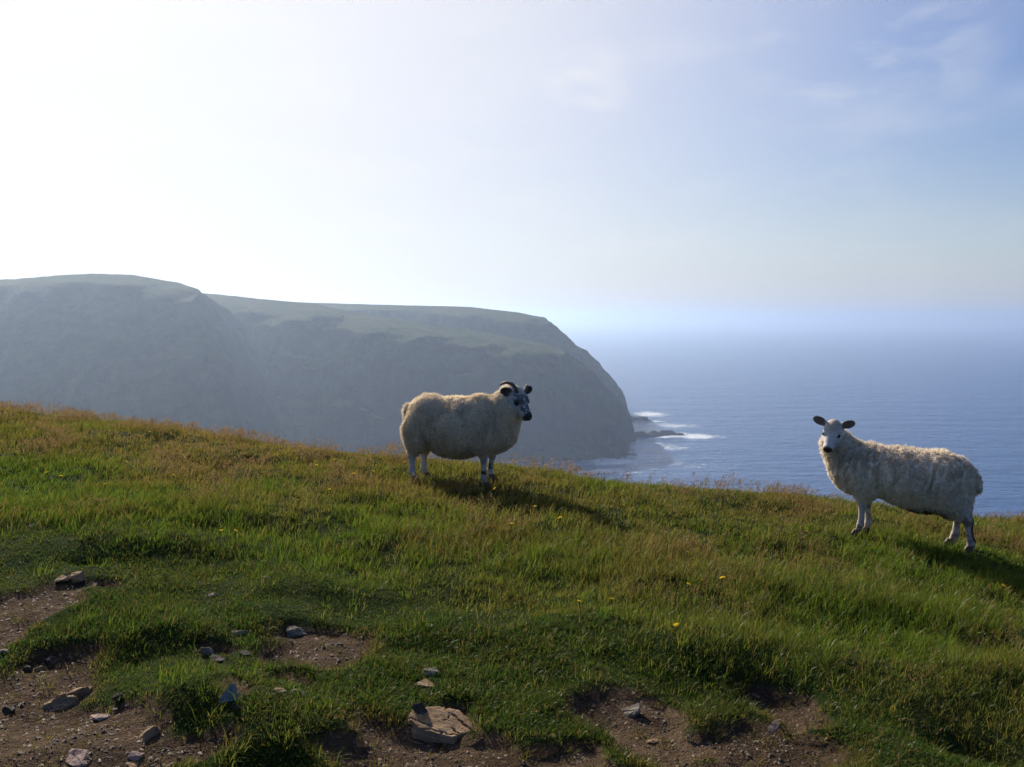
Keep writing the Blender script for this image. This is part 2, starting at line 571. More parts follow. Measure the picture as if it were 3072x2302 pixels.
LEDGES = [((616, 419), (652, 421), 9, 5.0, 'dark rock ledge at the foot of the headland cliff, nearest the point'),
          ((612, 437), (684, 434.5), 9, 5.2, 'long dark rock ledge reaching farthest into the sea below the cliff'),
          ((590, 454), (640, 455), 6, 3.5, 'low dark reef awash in foam nearest the near hillside')]
FOAM_SEG = []
for k, (p0, p1, wid, hgt, lab) in enumerate(LEDGES):
    x0, y0 = sea_at(*p0); x1, y1 = sea_at(*p1)
    L = math.hypot(x1 - x0, y1 - y0)
    nu, nv = 64, 26
    uu, vv = np.meshgrid(np.linspace(-0.02, 1.02, nu), np.linspace(-1.6, 1.6, nv))
    wv = 5.0 * fbm(uu.ravel() * 4 + k * 9, vv.ravel() * 0 + k, seed=211, octs=3).reshape(uu.shape)
    ax, ay = (x1 - x0) / L, (y1 - y0) / L
    wloc = wid * (1.15 - 0.75 * np.clip(uu, 0, 1) ** 1.3)
    PX = x0 + ax * L * uu - ay * (vv * wloc + wv)
    PY = y0 + ay * L * uu + ax * (vv * wloc + wv)
    prof = np.clip(1 - np.abs(vv) ** 1.6, -0.9, 1) * np.clip((1.0 - uu) * 7, -0.5, 1)
    PZ = SEA + hgt * prof * (1 - 0.35 * uu) + 1.6 * fbm(PX.ravel() / 5, PY.ravel() / 5, seed=220 + k, octs=4).reshape(uu.shape) - 0.4
    tag(mesh_obj('rock_ledge', np.stack([PX.ravel(), PY.ravel(), PZ.ravel()], 1), grid_faces(nv, nu), m_ledge), lab, 'rock', 'rock ledges below the headland')
    FOAM_SEG.append((x0, y0, x1, y1, wid))

# ------------------------------------------------------------------ sea
sx = np.concatenate([-np.geomspace(40000, 60, 26), np.arange(-40, 20, 10), np.arange(20, 330, 3.0), np.geomspace(330, 40000, 26)])
sy = np.concatenate([np.linspace(-8000, 300, 14), np.arange(330, 440, 15), np.arange(440, 1060, 4.0), np.geomspace(1060, 60000, 40)])
SX, SY = np.meshgrid(sx, sy)
hz = headland_z(SX.ravel(), SY.ravel())
foam = 0.75 * np.exp(-np.maximum(SEA - hz, 0) / 3.2) * (SX.ravel() > -40)
WARPX = SX.ravel() + 10 * fbm(SX.ravel() / 22, SY.ravel() / 22, seed=301, octs=3)
WARPY = SY.ravel() + 12 * fbm(SX.ravel() / 22, SY.ravel() / 22, seed=303, octs=3)
for (x0, y0, x1, y1, wid) in FOAM_SEG:
    dx, dy = x1 - x0, y1 - y0
    L2 = dx * dx + dy * dy
    tt = np.clip(((WARPX - x0) * dx + (WARPY - y0) * dy) / L2, 0, 1.0)
    dd = np.hypot(WARPX - x0 - tt * dx, WARPY - y0 - tt * dy)
    foam = np.maximum(foam, 0.9 * np.exp(-np.maximum(dd - wid * 0.55, 0) / (4 + 5 * tt)))
for (p, q, ra, rb, amp) in [(694, 436, 22, 13, 0.85), (650, 414, 22, 20, 0.85), (645, 446, 40, 15, 0.68), (618, 462, 34, 12, 0.72), (606, 471, 30, 10, 0.7), (672, 426, 28, 15, 0.62), (660, 464, 60, 20, 0.42)]:
    x, y = sea_at(p, q)
    foam = np.maximum(foam, amp * np.exp(-((WARPX - x) / ra) ** 2 - ((WARPY - y) / (rb * 1.6)) ** 2))
foam *= (SX.ravel() > -60) & (SX.ravel() < 330) & (SY.ravel() > 420) & (SY.ravel() < 1080)
m, t, out = new_mat("sea water")
tco = N(t, 'ShaderNodeTexCoord')


def wmap(sxy, rot):
    mp = N(t, 'ShaderNodeMapping')
    mp.inputs['Scale'].default_value = sxy
    mp.inputs['Rotation'].default_value = (0, 0, R(rot))
    t.links.new(tco.outputs['Object'], mp.inputs[0])
    return mp.outputs[0]


w1 = noise_n(t, 0.022, 3, 0.5, vec=wmap((0.5, 1.2, 1), 18))
w2 = noise_n(t, 0.09, 4, 0.6, vec=wmap((0.6, 1.2, 1), 12))
w3 = noise_n(t, 0.42, 4, 0.6, vec=wmap((0.7, 1.1, 1), -10))
hw = math_n(t, 'MULTIPLY_ADD', w2, 2.6, math_n(t, 'MULTIPLY', w1, 4.0))
hw = math_n(t, 'MULTIPLY_ADD', w3, 1.0, hw)
fo = attr_n(t, 'foam')
fn = noise_n(t, 0.22, 9, 0.72, dist=1.6, vec=wmap((0.6, 1.3, 1), 20))
fsum = math_n(t, 'ADD', fo.outputs['Fac'], math_n(t, 'MULTIPLY_ADD', fn, 1.7, -0.85))
ffac = ramp(t, fsum, [(0.36, 0.0), (0.72, 1.0)])
wcol = mixc(t, ramp(t, fo.outputs['Fac'], [(0.05, 0.0), (0.6, 0.7)]), (0.016, 0.070, 0.19), (0.040, 0.11, 0.20))
wcol = mixc(t, ffac, wcol, (0.72, 0.74, 0.76))
p = principled(t, out, wcol, 0.26, 0.28, bump_n(t, hw, 1.0, 1.5))
t.links.new(math_n(t, 'MULTIPLY_ADD', ffac, 0.6, 0.26), p.inputs['Roughness'])
tag(mesh_obj('sea', np.stack([SX.ravel(), SY.ravel(), np.full(SX.size, SEA)], 1), grid_faces(len(sy), len(sx)), m, attrs={'foam': foam}),
    'hazy blue sea reaching to the horizon', kind='structure')

# ------------------------------------------------------------------ haze
m, t, out = new_mat("sea haze")
pv = N(t, 'ShaderNodeVolumePrincipled', inp={'Color': (0.52, 0.65, 0.86, 1), 'Density': 0.00031, 'Anisotropy': 0.6})
t.links.new(pv.outputs[0], out.inputs['Volume'])
m.cycles.homogeneous_volume = True
zx0, zx1, zy0, zy1, zz0, zz1 = -45000, 45000, -9000, 65000, SEA - 20, 46
hv = [(x, y, z) for z in (zz0, zz1) for y in (zy0, zy1) for x in (zx0, zx1)]
tag(mesh_obj('haze', hv, [(0, 2, 3, 1), (4, 5, 7, 6), (0, 1, 5, 4), (2, 6, 7, 3), (0, 4, 6, 2), (1, 3, 7, 5)], m, smooth=False), 'pale blue sea haze in the air', kind='stuff')

# ------------------------------------------------------------------ sheep: one implicit surface per animal, polygonised


def ell(P, c, r, M=None):
    q = P - np.asarray(c, float)
    if M is not None:
        q = q @ M            # columns of M are the local axes
    r = np.asarray(r, float)
    k0 = np.sqrt(((q / r) ** 2).sum(1)) + 1e-9
    k1 = np.sqrt(((q / (r * r)) ** 2).sum(1)) + 1e-9
    return k0 * (k0 - 1) / k1


def cone(P, a, b, ra, rb):
    a = np.asarray(a, float); b = np.asarray(b, float)
    ba = b - a
    pa = P - a
    hh = np.clip(pa @ ba / (ba @ ba), 0, 1)
    return np.sqrt(((pa - hh[:, None] * ba) ** 2).sum(1)) - (ra + (rb - ra) * hh)


def smin(a, b, k):
    q = np.clip(0.5 + 0.5 * (b - a) / k, 0, 1)
    return b * (1 - q) + a * q - k * q * (1 - q)


def chain(P, pts, k=0.012):
    d = None
    for (a, ra), (b, rb) in zip(pts[:-1], pts[1:]):
        c = cone(P, a, b, ra, rb)
        d = c if d is None else smin(d, c, k)
    return d


def surface_nets(f, lo, hi, step):
    ax = [np.arange(lo[i], hi[i] + step, step) for i in range(3)]
    n = [len(a) for a in ax]
    G = np.stack(np.meshgrid(*ax, indexing='ij'), -1).reshape(-1, 3)
    # a coarse pass first; only the shell near the surface is evaluated in full
    cs = 5
    ac = [np.append(a[::cs], a[-1] + step * cs) for a in ax]
    Gc = np.stack(np.meshgrid(*ac, indexing='ij'), -1).reshape(-1, 3)
    Dc = f(Gc).reshape([len(a) for a in ac])
    D = Dc[np.ix_(*[np.minimum((np.arange(k) + cs // 2) // cs, len(ac[i]) - 1) for i, k in enumerate(n)])].ravel().copy()
    need = np.flatnonzero(np.abs(D) < step * cs * 0.95)
    D[need] = f(G[need])
    D = D.reshape(n)
    S = D < 0
    cells = np.zeros([k - 1 for k in n], np.int8)
    corners = [(i, j, k) for i in (0, 1) for j in (0, 1) for k in (0, 1)]
    sl = lambda o: tuple(slice(o[i], n[i] - 1 + o[i]) for i in range(3))
    for c in corners:
        cells += S[sl(c)]
    act = (cells > 0) & (cells < 8)
    idx = -np.ones(act.shape, np.int64)
    I = np.argwhere(act)
    idx[act] = np.arange(len(I))
    acc = np.zeros((len(I), 3)); cnt = np.zeros(len(I))
    for c in corners:
        for axis_i in range(3):
            if c[axis_i]:
                continue
            e = list(c); e[axis_i] = 1
            a = D[I[:, 0] + c[0], I[:, 1] + c[1], I[:, 2] + c[2]]
            b = D[I[:, 0] + e[0], I[:, 1] + e[1], I[:, 2] + e[2]]
            cr = (a < 0) != (b < 0)
            tt = np.where(cr, a / np.where(cr, a - b, 1), 0)
            p = I + np.array(c, float)
            p[:, axis_i] += tt
            acc[cr] += p[cr]; cnt[cr] += 1
    V = np.asarray(lo) + step * acc / cnt[:, None]
    F = []
    for d in range(3):
        u, v = (d + 1) % 3, (d + 2) % 3
        e = [0, 0, 0]; e[d] = 1
        A = S[tuple(slice(0, n[i] - e[i]) for i in range(3))]
        B = S[tuple(slice(e[i], n[i]) for i in range(3))]
        K = np.argwhere(A != B)
        K = K[(K[:, u] > 0) & (K[:, v] > 0) & (K[:, u] < n[u] - 1) & (K[:, v] < n[v] - 1)]
        q = []
        for du, dv in ((0, 0), (1, 0), (1, 1), (0, 1)):
            J = K.copy(); J[:, u] -= du; J[:, v] -= dv
            q.append(idx[J[:, 0], J[:, 1], J[:, 2]])
        q = np.stack(q, 1)
        flip = ~A[K[:, 0], K[:, 1], K[:, 2]]
        q[flip] = q[flip][:, ::-1]
        F.append(q)
    return V, np.concatenate(F)


def grad(f, V, e=0.004):
    g = np.stack([f(V + np.eye(3)[i] * e) - f(V - np.eye(3)[i] * e) for i in range(3)], 1)
    return g / (np.linalg.norm(g, axis=1, keepdims=True) + 1e-9)


def head_frame(c, yaw, pitch, roll):
    f = np.array([math.cos(yaw) * math.cos(pitch), math.sin(yaw) * math.cos(pitch), -math.sin(pitch)])
    s = np.cross([0, 0, 1.0], f); s /= np.linalg.norm(s)
    g = np.cross(f, s)
    s2 = s * math.cos(roll) + g * math.sin(roll)
    g2 = np.cross(f, s2)
    return np.stack([f, s2, g2], 1), np.asarray(c, float)     # columns: forward, left, up


def head_sdf(P, M, c, sc, ears):
    q = (P - c) @ M / sc
    d = ell(q, (0, 0, 0), (0.088, 0.066, 0.076))
    d = smin(d, cone(q, (0.03, 0, -0.004), (0.165, 0, -0.026), 0.062, 0.038), 0.03)
    d = smin(d, cone(q, (0.0, 0, -0.045), (0.150, 0, -0.058), 0.046, 0.022), 0.025)
    d = smin(d, ell(q, (0.188, 0, -0.026), (0.034, 0.034, 0.031)), 0.02)
    d = smin(d, ell(q, (0.170, 0, -0.060), (0.026, 0.022, 0.017)), 0.012)
    for s in (-1, 1):
        d = smin(d, ell(q, (0.035, s * 0.040, -0.030), (0.060, 0.026, 0.045)), 0.02)
        d = smin(d, ell(q, (0.058, s * 0.046, 0.026), (0.030, 0.018, 0.020)), 0.018)
        d = np.maximum(d, -ell(q, (0.078, s * 0.064, 0.016), (0.017, 0.012, 0.011)))
        d = np.maximum(d, -ell(q, (0.214, s * 0.018, -0.016), (0.011, 0.006, 0.009)))
    d = np.maximum(d, -ell(q, (0.200, 0, -0.047), (0.035, 0.030, 0.0035)))
    e = np.full(len(P), 9.0)
    for s, (up, back, ln) in zip((-1, 1), ears):
        ax = np.array([-back, s, up]); ax /= np.linalg.norm(ax)
        th = np.array([1.0, 0, 0.65]); th -= ax * (th @ ax); th /= np.linalg.norm(th)
        wd = np.cross(ax, th)
        ME = np.stack([ax, th, wd], 1)
        base = np.array([-0.018, s * 0.060, 0.034])
        el = ell(q, base + ax * ln * 0.5, (ln * 0.62, 0.013, 0.034), ME)
        el = np.maximum(el, -ell(q, base + ax * ln * 0.62 + th * 0.012, (ln * 0.44, 0.010, 0.025), ME))
        e = np.minimum(e, el)
    d = smin(d, e, 0.012)
    return d * sc, e * sc, q


def build_sheep(name, label, loc, yaw, pitch_b, cfg):
    root = bpy.data.objects.new(name, None)
    COL.objects.link(root)
    root.location = loc
    root.rotation_euler = (0, 0, yaw)
    tag(root, label, 'sheep', 'sheep on the hillside')
    cy, sy_ = math.cos(yaw), math.sin(yaw)
    tp = math.tan(pitch_b)

    def foot(x, y):
        wx, wy = loc[0] + cy * x - sy_ * y, loc[1] + sy_ * x + cy * y
        return float(ground_z(np.array([wx]), np.array([wy]))[0]) - loc[2]

    def lift(p):
        return np.array([p[0], p[1], p[2] + tp * p[0]])
    HM, HC = head_frame(lift(cfg['head']), *cfg['head_rot'])
    legs = []
    for (hip, knee, ftx, fty, rr, hind) in cfg['legs']:
        fz = foot(ftx, fty) + 0.028
        ft = np.array([ftx, fty, fz])
        hip, knee = lift(hip), lift(knee)
        if hind:
            mid = np.array([knee[0] * 0.35 + ftx * 0.65 - 0.012, knee[1] * 0.4 + fty * 0.6, fz + 0.06])
        else:
            mid = np.array([knee[0] * 0.3 + ftx * 0.7 - 0.01, knee[1] * 0.4 + fty * 0.6, fz + 0.065])
        legs.append((hip, knee, mid, ft, rr))

    def torso(P):
        Q = P.copy(); Q[:, 2] -= tp * Q[:, 0]
        d = None
        for c, r, k in cfg['torso']:
            e = ell(Q, c, r)
            d = e if d is None else smin(d, e, k)
        for a, b, ra, rb, k in cfg['neck']:
            d = smin(d, cone(Q, a, b, ra, rb), k)
        nr = np.flatnonzero(np.abs(d) < 0.07)
        d[nr] += cfg['wool_noise'](Q[nr])
        return d

    def legs_d(P):
        d = np.full(len(P), 9.0)
        for hip, knee, mid, ft, rr in legs:
            d = np.minimum(d, chain(P, [(hip, rr[0]), (knee, rr[1])], 0.02))
            sh = knee * 0.45 + mid * 0.55
            d = smin(d, chain(P, [(knee, rr[1]), (sh, rr[2] * 0.86), (mid, rr[2] * 1.12), (ft + (mid - ft) * 0.4, rr[3] * 0.86), (ft, rr[3])], 0.010), 0.012)
        return d

    def full(P):
        d = smin(torso(P), legs_d(P), 0.035)
        hd, _, _ = head_sdf(P, HM, HC, cfg['head_scale'], cfg['ears'])
        return smin(d, hd, 0.03)
    lo = np.array([-0.62, -0.42, -0.16]); hi = np.array([0.92, 0.42, 1.10])
    V, F = surface_nets(full, lo, hi, 0.0078)
    Nn = grad(full, V)
    td, ld = torso(V), legs_d(V)
    hd, ed, q = head_sdf(V, HM, HC, cfg['head_scale'], cfg['ears'])
    wool = sstep(0.040, 0.018, td + 0.006 * fbm(V[:, 0] * 30, V[:, 1] * 30, V[:, 2] * 30, seed=880, octs=2)) * sstep(-0.006, 0.016, hd - td)
    col = cfg['paint'](V, q, hd, ed, ld, td, wool, legs)
    body = mesh_obj('body', V, F, M_sheep, root, attrs={'skin': col, 'wool': wool})
    # fleece: short tapering locks standing off the skin
    tri_a = np.linalg.norm(np.cross(V[F[:, 1]] - V[F[:, 0]], V[F[:, 2]] - V[F[:, 0]]), axis=1)
    wf = wool[F].mean(1)
    pr = tri_a * np.clip(wf * 1.2 - 0.15, 0, 1)
    pick = rng.choice(len(F), cfg['locks'], p=pr / pr.sum())
    bw = rng.dirichlet((1, 1, 1, 1), cfg['locks'])
    C = (V[F[pick]] * bw[..., None]).sum(1)
    Nc = (Nn[F[pick]] * bw[..., None]).sum(1)
    Wc = (wool[F[pick]] * bw).sum(1)
    cl = np.stack([fbm(C[:, 0] * 26, C[:, 1] * 26, C[:, 2] * 14, seed=900 + i, octs=2) for i in range(3)], 1)
    L = cfg['lock_len'] * (0.6 + 0.8 * rng.random(len(C))) * (0.35 + 0.65 * Wc) * cfg['len_map'](C)
    D1 = Nc * cfg['stand'] + np.array([-0.15, 0, -0.55]) * cfg['hang'] + cl * cfg['clump'] + rng.normal(0, 0.22, C.shape)
    D1 /= np.linalg.norm(D1, axis=1, keepdims=True)
    D2 = D1 + np.array([0, 0, -0.45]) * cfg['hang'] + rng.normal(0, 0.25, C.shape)
    D2 /= np.linalg.norm(D2, axis=1, keepdims=True)
    W = np.cross(D1, Nc + rng.normal(0, 0.6, C.shape)); W /= np.linalg.norm(W, axis=1, keepdims=True) + 1e-9
    w = cfg['lock_w'] * (0.6 + 0.8 * rng.random(len(C)))[:, None]
    b0 = C - Nc * 0.004
    p1 = b0 + D1 * L[:, None] * 0.55
    p2 = p1 + D2 * L[:, None] * 0.45
    # locks: strands draw together towards the tip of the nearest lock
    ci_ = rng.choice(len(C), cfg['clumps'], replace=False)
    tipc = p2[ci_]
    K32, C32 = C[ci_].astype(np.float32), C.astype(np.float32)
    near = np.concatenate([np.argmin((K32 ** 2).sum(1)[None] - 2 * c @ K32.T, 1) for c in np.array_split(C32, 12)])
    pull = cfg['pull'] * (0.5 + rng.random(len(C)))[:, None]
    p2 = p2 * (1 - pull) + tipc[near] * pull
    p1 = p1 * (1 - pull * 0.4) + (C[ci_][near] + tipc[near]) * 0.5 * pull * 0.4
    VV = np.stack([b0 - W * w, b0 + W * w, p1 + W * w * 0.75, p1 - W * w * 0.75, p2], 1).reshape(-1, 3)
    o = np.arange(len(C))[:, None] * 5
    tris = np.concatenate([o + np.array([[0, 1, 2]]), o + np.array([[0, 2, 3]]), o + np.array([[3, 2, 4]])], 0)
    cc = (col[F[pick]] * bw[..., None]).sum(1) * (0.82 + 0.36 * rng.random(len(C)))[:, None]
    fl = mesh_obj('fleece', VV, tris, M_fleece, body, smooth=True, attrs={'skin': np.repeat(cc, 5, 0)})
    fl['kind'] = 'stuff'
    # eyes
    for s in (-1, 1):
        pc = HC + HM @ (np.array([0.076, s * 0.056, 0.015]) * cfg['head_scale'])
        bm = bmesh.new()
        bmesh.ops.create_uvsphere(bm, u_segments=12, v_segments=8, radius=0.0125 * cfg['head_scale'])
        for v in bm.verts:
            v.co = Vector(pc) + v.co
        me = bpy.data.meshes.new('eye'); bm.to_mesh(me); bm.free()
        me.polygons.foreach_set('use_smooth', np.ones(len(me.polygons), bool))
        me.materials.append(M_eye)
        e = bpy.data.objects.new('eye', me); COL.objects.link(e); e.parent = root
    # cloven hooves: two claws, wider at the ground
    for hip, knee, mid, ft, rr in legs:
        bm = bmesh.new()
        for s in (-1, 1):
            ring = []
            for zz, r, fx in ((0.030, 0.017, 0.0), (0.004, 0.021, 0.012), (-0.030, 0.023, 0.020)):
                ring.append([bm.verts.new((ft[0] + fx + 1.45 * r * math.cos(a), ft[1] + s * 0.0155 + 0.66 * r * math.sin(a), ft[2] + zz)) for a in np.linspace(0, 2 * math.pi, 10, endpoint=False)])
            for A, B in zip(ring[:-1], ring[1:]):
                for i in range(10):
                    bm.faces.new((A[i], B[i], B[(i + 1) % 10], A[(i + 1) % 10]))
            bm.faces.new(ring[0]); bm.faces.new(ring[-1][::-1])
        bmesh.ops.recalc_face_normals(bm, faces=bm.faces)
        me = bpy.data.meshes.new('hoof'); bm.to_mesh(me); bm.free()
        me.materials.append(M_hoof)
        e = bpy.data.objects.new('hoof', me); COL.objects.link(e); e.parent = root
    # horns
    for path, r0 in cfg.get('horns', []):
        pts = [HC + HM @ (np.array(p) * cfg['head_scale']) for p in path]
        cv = np.array(pts)
        n = 22
        ts = np.linspace(0, len(cv) - 1, n)
        seg = np.clip(ts.astype(int), 0, len(cv) - 2)
        fr = (ts - seg)[:, None]
        P0 = cv[np.clip(seg - 1, 0, None)]; P1 = cv[seg]; P2 = cv[seg + 1]; P3 = cv[np.clip(seg + 2, None, len(cv) - 1)]
        pp = 0.5 * (2 * P1 + (P2 - P0) * fr + (2 * P0 - 5 * P1 + 4 * P2 - P3) * fr ** 2 + (3 * P1 - P0 - 3 * P2 + P3) * fr ** 3)
        vs, k = [], 10
        for i in range(n):
            tg = pp[min(i + 1, n - 1)] - pp[max(i - 1, 0)]; tg /= np.linalg.norm(tg)
            a = np.cross(tg, HM[:, 1]); a /= np.linalg.norm(a); b = np.cross(tg, a)
            rr_ = r0 * (1 - 0.72 * (i / (n - 1)) ** 1.4) * (1 + (0.09 if i % 2 else -0.03))
            for j in range(k):
                an = 2 * math.pi * j / k
                vs.append(pp[i] + rr_ * (a * math.cos(an) * 1.25 + b * math.sin(an) * 0.8))
        fs = [(i * k + j, i * k + (j + 1) % k, (i + 1) * k + (j + 1) % k, (i + 1) * k + j) for i in range(n - 1) for j in range(k)]
        fs.append(tuple(range((n - 1) * k, n * k)))
        mesh_obj('horn', vs, fs, M_horn, root)
    return root


M_sheep, t, out = new_mat("sheep skin and wool base")
ca = attr_n(t, 'skin')
wa = attr_n(t, 'wool')
nz = noise_n(t, 60, 5, 0.6)
cc = mixc(t, math_n(t, 'MULTIPLY', ramp(t, nz, [(0.35, 1.0), (0.6, 0.0)]), 0.35), ca.outputs['Color'], (0.16, 0.12, 0.085))
principled(t, out, cc, 0.95, 0.1, bump_n(t, noise_n(t, 110, 4, 0.6), 0.5, 0.008))
M_fleece, t, out = new_mat("fleece")
ca = attr_n(t, 'skin')
df = N(t, 'ShaderNodeBsdfDiffuse'); tr = N(t, 'ShaderNodeBsdfTranslucent'); mx = N(t, 'ShaderNodeMixShader', inp={0: 0.48})
t.links.new(ca.outputs['Color'], df.inputs[0]); t.links.new(ca.outputs['Color'], tr.inputs[0])
t.links.new(df.outputs[0], mx.inputs[1]); t.links.new(tr.outputs[0], mx.inputs[2]); t.links.new(mx.outputs[0], out.inputs[0])
M_eye, t, out = new_mat("dark eye")
principled(t, out, (0.012, 0.009, 0.006), 0.12, 0.5)
M_hoof, t, out = new_mat("hoof horn")
principled(t, out, mixc(t, noise_n(t, 50, 3), (0.05, 0.035, 0.025), (0.15, 0.10, 0.07)), 0.6, 0.3)
M_horn, t, out = new_mat("ridged horn")
principled(t, out, mixc(t, ramp(t, noise_n(t, 70, 4), [(0.35, 0.0), (0.65, 1.0)]), (0.055, 0.04, 0.028), (0.17, 0.125, 0.085)), 0.55, 0.35)


def lerp3(a, b, k):
    return np.asarray(a) * (1 - k[:, None]) + np.asarray(b) * k[:, None]


def paint_a(V, q, hd, ed, ld, td, wool, legs):
    n1 = fbm(q[:, 0] * 38, q[:, 1] * 38, q[:, 2] * 38, seed=400, octs=3)
    n3 = fbm(q[:, 0] * 90, q[:, 1] * 90, q[:, 2] * 90, seed=405, octs=2)
    face = lerp3((0.52, 0.50, 0.47), (0.075, 0.078, 0.085), sstep(-0.25, 0.5, 0.9 * n1 + 0.35 * n3 + 0.42 * sstep(0.02, 0.07, q[:, 0]) * sstep(-0.025, 0.02, q[:, 2]) - 0.22))
    face = lerp3(face, (0.022, 0.021, 0.021), sstep(0.165, 0.185, q[:, 0] + 0.006 * n1))                       # black muzzle
    face = lerp3(face, (0.03, 0.028, 0.027), sstep(0.028, 0.016, np.sqrt((q[:, 0] - 0.076) ** 2 + (np.abs(q[:, 1]) - 0.058) ** 2 + (q[:, 2] - 0.012) ** 2) + 0.004 * n1))
    face = lerp3(face, (0.040, 0.033, 0.028), sstep(0.012, 0.0, ed) * sstep(0.05, 0.07, np.abs(q[:, 1])))
    lg = np.tile(np.array([0.47, 0.45, 0.43]), (len(V), 1))
    for (hip, knee, mid, ft, rr) in legs:
        n2 = fbm(V[:, 0] * 40, V[:, 1] * 40, V[:, 2] * 40, seed=430, octs=2)
        for c, r in ((knee, 0.05), (mid + np.array([0, 0, 0.045]), 0.040)):
            if hip[0] > 0:
                lg = lerp3(lg, (0.03, 0.03, 0.032), sstep(r, r * 0.6, np.linalg.norm(V - c, axis=1) + 0.028 * n2) * (1.0 if r < 0.045 else 0.55))
    wl = np.tile(np.array([0.85, 0.71, 0.51]), (len(V), 1)) * (0.9 + 0.2 * fbm(V[:, 0] * 5, V[:, 1] * 5, V[:, 2] * 5, seed=440))[:, None]
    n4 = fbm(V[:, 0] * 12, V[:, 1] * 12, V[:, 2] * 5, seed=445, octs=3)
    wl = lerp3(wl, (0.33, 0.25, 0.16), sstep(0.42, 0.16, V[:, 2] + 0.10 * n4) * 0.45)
    wl = lerp3(wl, (0.42, 0.32, 0.20), sstep(0.05, 0.45, n4) * 0.45)
    wl = lerp3(wl, (0.80, 0.73, 0.62), sstep(0.42, 0.52, V[:, 0]) * sstep(0.62, 0.72, V[:, 2]) * 0.6)
    c = np.where((hd < ld)[:, None], face, lg)
    return c * (1 - wool[:, None]) + wl * wool[:, None]


def paint_b(V, q, hd, ed, ld, td, wool, legs):
    n1 = fbm(q[:, 0] * 30, q[:, 1] * 30, q[:, 2] * 30, seed=500, octs=3)
    face = np.tile(np.array([0.70, 0.66, 0.63]), (len(V), 1)) * (0.92 + 0.16 * n1)[:, None]
    face = lerp3(face, (0.30, 0.26, 0.21), sstep(0.035, 0.075, np.abs(q[:, 1]) + 0.01 * n1) * sstep(0.02, 0.06, q[:, 0]) * sstep(0.0, 0.03, q[:, 2]) * 0.6)
    face = lerp3(face, (0.50, 0.40, 0.28), sstep(0.04, 0.065, q[:, 2]) * 0.8)
    face = lerp3(face, (0.016, 0.015, 0.015), sstep(0.190, 0.202, q[:, 0] + 0.004 * n1))
    face = lerp3(face, (0.05, 0.045, 0.04), sstep(0.020, 0.012, np.sqrt((q[:, 0] - 0.076) ** 2 + (np.abs(q[:, 1]) - 0.058) ** 2 + (q[:, 2] - 0.012) ** 2)))
    face = lerp3(face, (0.18, 0.145, 0.115), sstep(0.010, 0.0, ed) * sstep(0.055, 0.075, np.abs(q[:, 1])))
    lg = np.tile(np.array([0.52, 0.46, 0.42]), (len(V), 1))
    n2 = fbm(V[:, 0] * 30, V[:, 1] * 30, V[:, 2] * 30, seed=530, octs=2)
    for (hip, knee, mid, ft, rr) in legs:
        if hip[0] < 0 and hip[1] > 0:
            for k in np.linspace(0.0, 0.8, 5):
                p = knee * (1 - k) + mid * k + np.array([-0.03, 0, 0.0])
                lg = lerp3(lg, (0.045, 0.03, 0.026), sstep(0.042, 0.026, np.linalg.norm(V - p, axis=1) + 0.01 * n2))
        lg = lerp3(lg, (0.20, 0.15, 0.10), sstep(0.0, 0.5, n2) * 0.5)
        lg = lerp3(lg, (0.40, 0.22, 0.15), sstep(0.075, 0.03, np.linalg.norm(V - ft, axis=1)) * 0.6)
    wl = np.tile(np.array([0.92, 0.80, 0.63]), (len(V), 1)) * (0.9 + 0.2 * fbm(V[:, 0] * 6, V[:, 1] * 6, V[:, 2] * 6, seed=540))[:, None]
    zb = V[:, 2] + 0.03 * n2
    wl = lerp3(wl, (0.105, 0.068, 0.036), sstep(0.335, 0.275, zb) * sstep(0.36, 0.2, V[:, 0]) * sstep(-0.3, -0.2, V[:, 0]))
    c = np.where((hd < ld)[:, None], face, lg)
    return c * (1 - wool[:, None]) + wl * wool[:, None]


def wool_a(Q):
    return -0.010 * fbm(Q[:, 0] * 9, Q[:, 1] * 9, Q[:, 2] * 6, seed=600, octs=3) - 0.010 * fbm(Q[:, 0] * 13 + 2 * Q[:, 2], Q[:, 1] * 9, Q[:, 2] * 3.2, seed=620, octs=2) - 0.006 * fbm(Q[:, 0] * 38, Q[:, 1] * 38, Q[:, 2] * 11, seed=610, octs=2)


def wool_b(Q):
    a = fbm(Q[:, 0] * 22 + 5 * Q[:, 2], Q[:, 1] * 16, Q[:, 2] * 7 + 4 * Q[:, 0], seed=700, octs=3)
    b = fbm(Q[:, 0] * 11, Q[:, 1] * 10, Q[:, 2] * 8, seed=710, octs=2)
    k = sstep(0.30, 0.48, Q[:, 2])
    return -(0.008 + 0.011 * k) * (1 - 2 * np.abs(a)) - 0.009 * b + 0.008


